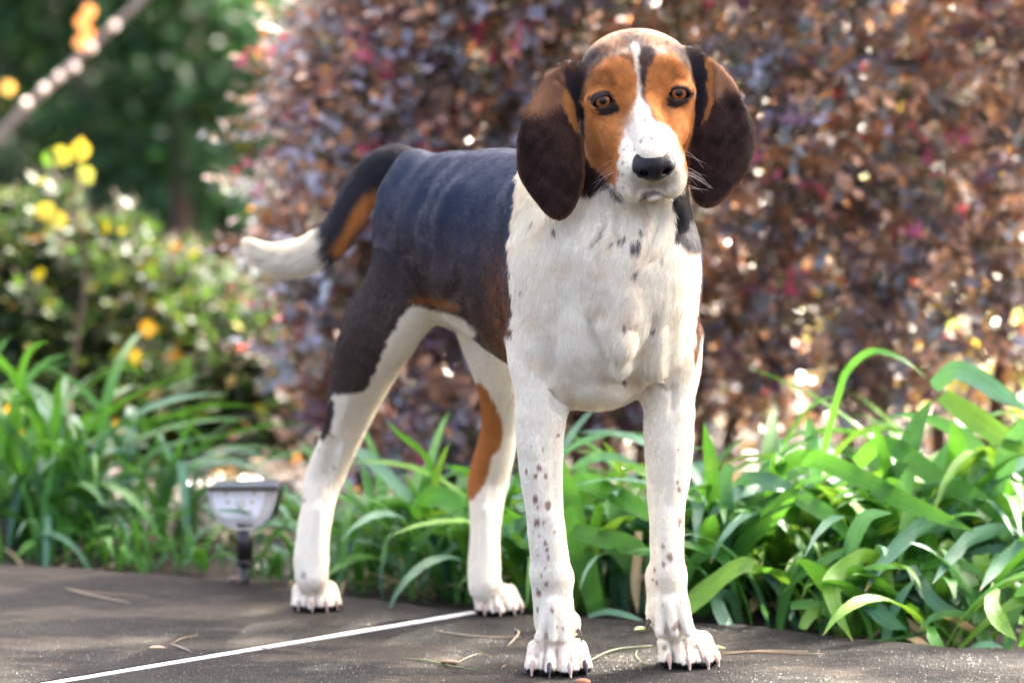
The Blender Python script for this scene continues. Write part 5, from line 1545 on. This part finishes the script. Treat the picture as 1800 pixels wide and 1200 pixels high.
COAT = coat(DV, DN, LAB)

# ---------------------------------------------------------------- body mesh
dog = empty('coonhound', (0.13, 0.03, 0), label='black, tan and white hound standing on the dark stone edge, looking at the camera', cat='dog')
t = NT('hound_skin')
ca = t.n('Attribute', attribute_name='coat')
tc = t.n('TexCoord')
nz = t.noise(900, 2, 0.6, tc.outputs['Object'])
mp = t.n('Mapping', {'Scale': (1.0, 1.0, 0.25)}); t.set(mp, 'Vector', tc.outputs['Object'])
nz2 = t.noise(700, 3, 0.6, mp)
b = t.bsdf(t.mixc(0.25, ca.outputs['Color'], t.mixc(1.0, ca.outputs['Color'], t.ramp(nz2, [(0.3, (0.45, 0.45, 0.45)), (0.7, (1.5, 1.5, 1.5))]), 'MULTIPLY')), 0.6)
t.set(b, 'Specular IOR Level', 0.08)
t.set(b, 'Normal', t.bump(nz2, 0.35, 0.002))
mesh_obj('body', DV, DQ, t.done(b), dog, attr={'coat': COAT})

# ---------------------------------------------------------------- hair
def flow(V, N, LAB):
    """direction the hair lies in"""
    n = len(V); D = np.zeros((n, 3)); D[:, 2] = -1
    x, y = proj(V)
    tor = (LAB == TORSO)
    back = np.array([-0.50, 0.84, -0.55])
    w = ss(V[:, 1], 0.03, 0.14)[:, None] * tor[:, None]
    D = D * (1 - w) + back * w
    # breast: hair sweeps down and towards the midline, swirl at the sternum
    br = np.isin(LAB, (TORSO, NECK)) & (V[:, 1] < 0.10)
    D[br, 0] += -0.5 * np.tanh((x[br] - 1098) / 70) * ss(y[br], 380, 560)
    D[br, 0] += 0.45 * sn(V[br], 28, 11)
    low = br & (y > 600)
    D[low, 0] += 1.0 * np.tanh((x[low] - 1098) / 60) * ss(y[low], 600, 680)
    # head: away from the nose
    h = (LAB == HEAD)
    d = V[h] - H(0, 150, -40); d /= np.linalg.norm(d, axis=1, keepdims=True)
    D[h] = d + [0, 0, -0.25]
    t = LAB == TAIL
    q = TQ[:, :3]; tan_ = np.gradient(q, axis=0)
    idx = np.argmin(((V[t][:, None, :] - q[None]) ** 2).sum(2), 1)
    D[t] = tan_[idx] / np.linalg.norm(tan_[idx], axis=1, keepdims=True)
    hl = (LAB == HRL) & (y < 650)
    D[hl] += [-0.15, 0.45, 0]
    D -= (D * N).sum(1, keepdims=True) * N
    return D / (np.linalg.norm(D, axis=1, keepdims=True) + 1e-6)

def hair_length(V, LAB):
    x, y = proj(V)
    L = np.full(len(V), 0.0075)
    L[np.isin(LAB, (HEAD,))] = 0.0048
    hmz = (LAB == HEAD) & (V[:, 1] < HO[1] - 0.03); L[hmz] = 0.0030
    L[np.isin(LAB, (EARL, EARR))] = 0.0050
    L[np.isin(LAB, (FRL, FLL, HRL, HLL))] = 0.0042
    L[np.isin(LAB, (FRL, FLL, HRL, HLL)) & (V[:, 2] < 0.05)] = 0.0035
    L[(LAB == NECK)] = 0.0105
    crown = (LAB == HEAD) & (y < 130); L[crown] = 0.0062
    br = (LAB == TORSO) & (V[:, 1] < 0.10); L[br] = 0.0095
    L[(LAB == TAIL)] = 0.014
    L[(LAB == TAIL) & (x < 590)] = 0.020
    pad = np.isin(LAB, (FRL, FLL, HRL, HLL)) & (V[:, 2] < 0.010); L[pad] = 0
    # bare lids round the eyes, bare nose
    for c in EYE:
        e = H(*c); g = V - e
        r = np.hypot(g[:, 0], g[:, 2]); L[(r < 0.014) & (V[:, 1] < e[1] + 0.03) & (LAB == HEAD)] = 0.0018
        L[(r < 0.0105) & (V[:, 1] < e[1] + 0.03) & (LAB == HEAD)] = 0
    return L

def grow(seed, count):
    r = np.random.RandomState(seed)
    a, b_, c, d = (DV[DQ[:, i]] for i in range(4))
    area = np.linalg.norm(np.cross(c - a, d - b_), axis=1) * 0.5
    dens = np.ones(len(DQ))
    l0 = LAB[DQ[:, 0]]
    dens[np.isin(l0, (HEAD, EARL, EARR))] = 2.2
    dens[np.isin(l0, (NECK,))] = 1.3
    nc = DN[DQ[:, 0]]
    view = CAM - a; view /= np.linalg.norm(view, axis=1, keepdims=True)
    dens *= np.where((nc * view).sum(1) > -0.35, 1.0, 0.25)
    w = area * dens; w /= w.sum()
    fi = r.choice(len(DQ), count, p=w)
    u, v = r.rand(count, 1), r.rand(count, 1)
    q = DQ[fi]
    def bl(A): return (A[q[:, 0]] * (1 - u) * (1 - v) + A[q[:, 1]] * u * (1 - v) + A[q[:, 2]] * u * v + A[q[:, 3]] * (1 - u) * v)
    Pp, Nn, Cc = bl(DV), bl(DN), bl(COAT)
    Nn /= np.linalg.norm(Nn, axis=1, keepdims=True)
    lab = LAB[q[:, 0]]
    L = hair_length(Pp, lab)
    keep = L > 0.0005
    Pp, Nn, Cc, lab, L = Pp[keep], Nn[keep], Cc[keep], lab[keep], L[keep]
    n = len(Pp)
    F = flow(Pp, Nn, lab)
    side = np.cross(Nn, F)
    clump = sn(Pp, 170, 21)[:, None] * 0.30 + sn(Pp, 420, 22)[:, None] * 0.22
    rough = np.isin(lab, (NECK, TORSO)) & (Pp[:, 1] < 0.1)
    k_ = np.where(rough, 0.95, 0.5)[:, None]
    F = F + side * (clump * k_ + r.normal(size=(n, 1)) * 0.16)
    F /= np.linalg.norm(F, axis=1, keepdims=True)
    L = L * (0.65 + 0.6 * r.rand(n))
    lift = (0.30 + 0.14 * r.normal(size=n) + 0.10 * sn(Pp, 300, 23) * k_[:, 0])
    lift = np.clip(np.where(np.isin(lab, (TORSO,)) & ~rough, lift * 0.55, np.where(np.isin(lab, (HEAD, EARL, EARR)), lift * 0.7, lift)), 0.05, 0.9)[:, None]
    pts = np.zeros((n, 4, 3))
    for i, tt in enumerate((0.0, 0.33, 0.67, 1.0)):
        pts[:, i] = Pp + L[:, None] * (F * tt * np.sqrt(1 - np.clip(lift, 0, .9) ** 2) + Nn * (lift * (tt - 0.45 * tt * tt)))
    ft = (lab == TAIL) & (Nn[:, 2] < 0.2)
    for i, tt in enumerate((0.0, 0.33, 0.67, 1.0)):
        pts[ft, i] += L[ft, None] * tt * np.array([-0.15, 0, -0.35])
    # the roots start just under the skin
    pts[:, 0] -= Nn * 0.0004
    low = pts[:, :, 2] < 0.0015
    pts[:, :, 2] = np.where(low, 0.0015, pts[:, :, 2])
    dark = Cc.mean(1) < 0.12
    tint = (1 + 0.07 * r.normal(size=(n, 1)))
    tint = np.where(dark[:, None], 1 + 0.35 * r.normal(size=(n, 1)), tint)
    Cc = np.clip(Cc * np.clip(tint, 0.4, 1.9), 0.003, 0.9)
    # brindled light hairs in the grey-brown thigh
    th = (lab == HRL) & dark & (r.rand(n) < 0.22)
    Cc[th] = Cc[th] * 0.5 + np.array([0.16, 0.11, 0.085]) * 0.6
    gl = np.where((lab == TORSO) | ((lab == NECK) & (Pp[:, 1] > 0.06)), 1.0, np.where(lab == TAIL, 0.8, np.where(lab == HRL, 0.35, 0.0)))
    return pts, Cc, gl

def curves_obj(name, pts, colr, radius, mat, parent, gloss=None):
    hc = bpy.data.hair_curves.new(name)
    n, k_ = pts.shape[:2]
    hc.add_curves([k_] * n)
    p = (pts - parent_loc(parent)).astype(np.float32)
    hc.position_data.foreach_set('vector', p.ravel())
    ra = hc.attributes.get('radius') or hc.attributes.new('radius', 'FLOAT', 'POINT')
    rr = np.broadcast_to(np.asarray(radius, np.float32), (n, k_)).astype(np.float32)
    ra.data.foreach_set('value', rr.ravel())
    at = hc.attributes.new('coat', 'FLOAT_COLOR', 'CURVE')
    c = np.ones((n, 4), np.float32); c[:, :3] = colr
    if gloss is not None: c[:, 3] = gloss
    at.data.foreach_set('color', c.ravel())
    hc.materials.append(mat)
    o = bpy.data.objects.new(name, hc); COL.objects.link(o); o.parent = parent
    o['kind'] = 'stuff'
    return o

t = NT('hound_hair')
ca = t.n('Attribute', attribute_name='coat')
lum = t.n('RGBToBW', {0: ca.outputs['Color']})
gl = t.math('MULTIPLY', t.ramp(lum, [(0.03, (1, 1, 1)), (0.2, (0, 0, 0))]), ca.outputs['Alpha'])
b = t.bsdf(ca.outputs['Color'], t.math('SUBTRACT', 0.48, t.math('MULTIPLY', gl, 0.22)))
t.set(b, 'Specular IOR Level', t.math('ADD', t.ramp(lum, [(0.03, (0.05, 0.05, 0.05)), (0.3, (0.25, 0.25, 0.25))]), t.math('MULTIPLY', gl, 0.38)))
t.set(b, 'Anisotropic', 0.0)
hair_mat = t.done(b)
pts, cc, gloss = grow(5, HAIRS)
rad = np.array([0.00015, 0.00015, 0.00011, 0.00004])[None]
curves_obj('fur', pts, cc, rad, hair_mat, dog, gloss)

# whiskers
r = np.random.RandomState(3)
wp, wc = [], []
for s in (-1, 1):
    for i in range(11):
        f = 50 + 70 * r.rand(); z = -75 - 60 * r.rand()
        a = H(s * 60, f, z)
        out = Rv * s * (0.8 + 0.3 * r.rand()) + Fv * (0.15 - 0.45 * r.rand()) + np.array([0, 0, -0.1 - 0.5 * r.rand()])
        L = 0.018 + 0.016 * r.rand()
        wp.append([a + out * L * t_ + np.array([0, 0, -1]) * (t_ * t_ * L * (0.1 + 0.5 * (i % 3) / 2)) for t_ in (0, .33, .67, 1)])
        wc.append([0.8, 0.74, 0.66])
o = curves_obj('whiskers', np.array(wp), np.array(wc), np.array([0.00011, 0.00010, 0.00007, 0.00003])[None], hair_mat, dog)

# ---------------------------------------------------------------- eyes
def uv_ball(r, seg=32, ring=20):
    V, F = [], []
    for i in range(ring + 1):
        for j in range(seg):
            a, b_ = pi * i / ring, 2 * pi * j / seg
            V.append((r * sin(a) * cos(b_), -r * cos(a), r * sin(a) * sin(b_)))
    for i in range(ring):
        for j in range(seg):
            F.append((i * seg + j, i * seg + (j + 1) % seg, (i + 1) * seg + (j + 1) % seg, (i + 1) * seg + j))
    return np.array(V), F
t = NT('eye_amber')
tc = t.n('TexCoord')
sx = t.n('SeparateXYZ', {0: tc.outputs['Object']})
rx = t.math('SQRT', t.math('ADD', t.math('MULTIPLY', sx.outputs[0], sx.outputs[0]), t.math('MULTIPLY', sx.outputs[2], sx.outputs[2])))
ang = t.n('TexNoise', {'Scale': 450, 'Detail': 3}); t.set(ang, 'Vector', tc.outputs['Object'])
rr_ = t.math('ADD', t.math('DIVIDE', rx, 0.0136), t.math('MULTIPLY', t.math('SUBTRACT', ang.outputs[0], 0.5), 0.10))
colr = t.ramp(rr_, [(0.0, (0.003, 0.002, 0.002)), (0.27, (0.005, 0.003, 0.002)), (0.33, (0.10, 0.032, 0.010)), (0.50, (0.28, 0.085, 0.020)), (0.60, (0.15, 0.05, 0.016)), (0.68, (0.006, 0.004, 0.004)), (0.8, (0.010, 0.007, 0.007)), (1.0, (0.01, 0.007, 0.007))])
b = t.bsdf(colr, 0.10); t.set(b, 'Specular IOR Level', 0.35)
eye_mat = t.done(b)
EV, EF = uv_ball(20.5 * HS)
for c in EYE:
    o = H(c[0], c[1] - 3, c[2])
    me = mesh_obj('eye', EV, EF, eye_mat, None)
    me.parent = dog
    me.location = o - parent_loc(dog)
    me.rotation_euler = (radians(4), 0, radians(2))

# ---------------------------------------------------------------- nose leather
NS = Sculpt(*[np.arange(c - 0.040, c + 0.040, 0.0009) for c in H(0, 140, -62)])
ns = [hell(0, 132, -58, 35, 20, 22, 4), hell(0, 142, -66, 27, 20, 27, 6),
      hell(-21, 140, -66, 17, 18, 18, 5), hell(21, 140, -66, 17, 18, 18, 5),
      hell(-20, 155, -71, 8.5, 14, 7, 4, True), hell(20, 155, -71, 8.5, 14, 7, 4, True),
      hcone((-22, 158, -73), (-34, 146, -76), 4, 2, 4, True), hcone((22, 158, -73), (34, 146, -76), 4, 2, 4, True),
      hcone((0, 164, -66), (0, 158, -98), 1.8, 1.8, 3, True)]
NS.group(ns, 1, 0.001, 0.004)
nv, nq = nets(NS.G, *NS.ax)
t = NT('nose_leather')
tc = t.n('TexCoord')
vo = t.n('TexVoronoi', {'Scale': 700}); t.set(vo, 'Vector', tc.outputs['Object'])
b = t.bsdf((0.006, 0.0055, 0.007), 0.34); t.set(b, 'Normal', t.bump(vo.outputs[0], 0.35, 0.0012)); t.set(b, 'Specular IOR Level', 0.32)
mesh_obj('nose', nv, nq, t.done(b), dog)

# ---------------------------------------------------------------- claws
claw_dark = plain('claw_dark', (0.035, 0.032, 0.036), 0.35)
claw_pink = plain('claw_pink', (0.42, 0.30, 0.24), 0.4)
claw_brown = plain('claw_brown', (0.10, 0.06, 0.045), 0.4)
def claw(p, f, L, mat, r0=0.0031, drop=1.0):
    V, F = [], []
    sd = np.cross(f, [0, 0, 1]); sd /= np.linalg.norm(sd)
    n, m = 6, 8
    for i in range(n + 1):
        tt = i / n
        c = p + f * L * (tt - 0.35 * tt * tt) * 0.9 + np.array([0, 0, -1]) * L * drop * (0.25 * tt + 0.65 * tt * tt)
        dv = f * (1 - 0.7 * tt) + np.array([0, 0, -1]) * drop * (0.25 + 1.3 * tt); dv /= np.linalg.norm(dv)
        up = np.cross(sd, dv)
        rr = r0 * (1 - 0.72 * tt ** 1.6)
        for j in range(m):
            a = 2 * pi * j / m
            q = c + (sd * cos(a) * 0.82 + up * sin(a) * 1.15) * rr
            q[2] = max(q[2], 0.0006)
            V.append(q)
    for i in range(n):
        for j in range(m):
            F.append((i * m + j, i * m + (j + 1) % m, (i + 1) * m + (j + 1) % m, (i + 1) * m + j))
    F.append(tuple(range(m))); F.append(tuple(range(n * m + m - 1, n * m - 1, -1)))
    return mesh_obj('claw', V, F, mat, dog)
cm = {'fr': (claw_pink, claw_dark, claw_pink, claw_dark), 'fl': (claw_pink,) * 4, 'hr': (claw_pink,) * 4, 'hl': (claw_pink,) * 4}
for key, cl in CLAWS:
    for (p, f), m_ in zip(cl, cm[key]):
        o = claw(p, f, 0.0150 if key[0] == 'f' else 0.012, m_, 0.0046 if key[0] == 'f' else 0.0036)
        if m_ is claw_dark: o['label'] = 'dark claw'
claw(P(1015, 1107, 0.012), np.array([0.7, -0.5, -0.3]), 0.013, claw_brown, 0.003)
claw(P(1142, 1090, 0.045), np.array([-0.7, -0.5, -0.3]), 0.012, claw_brown, 0.003)
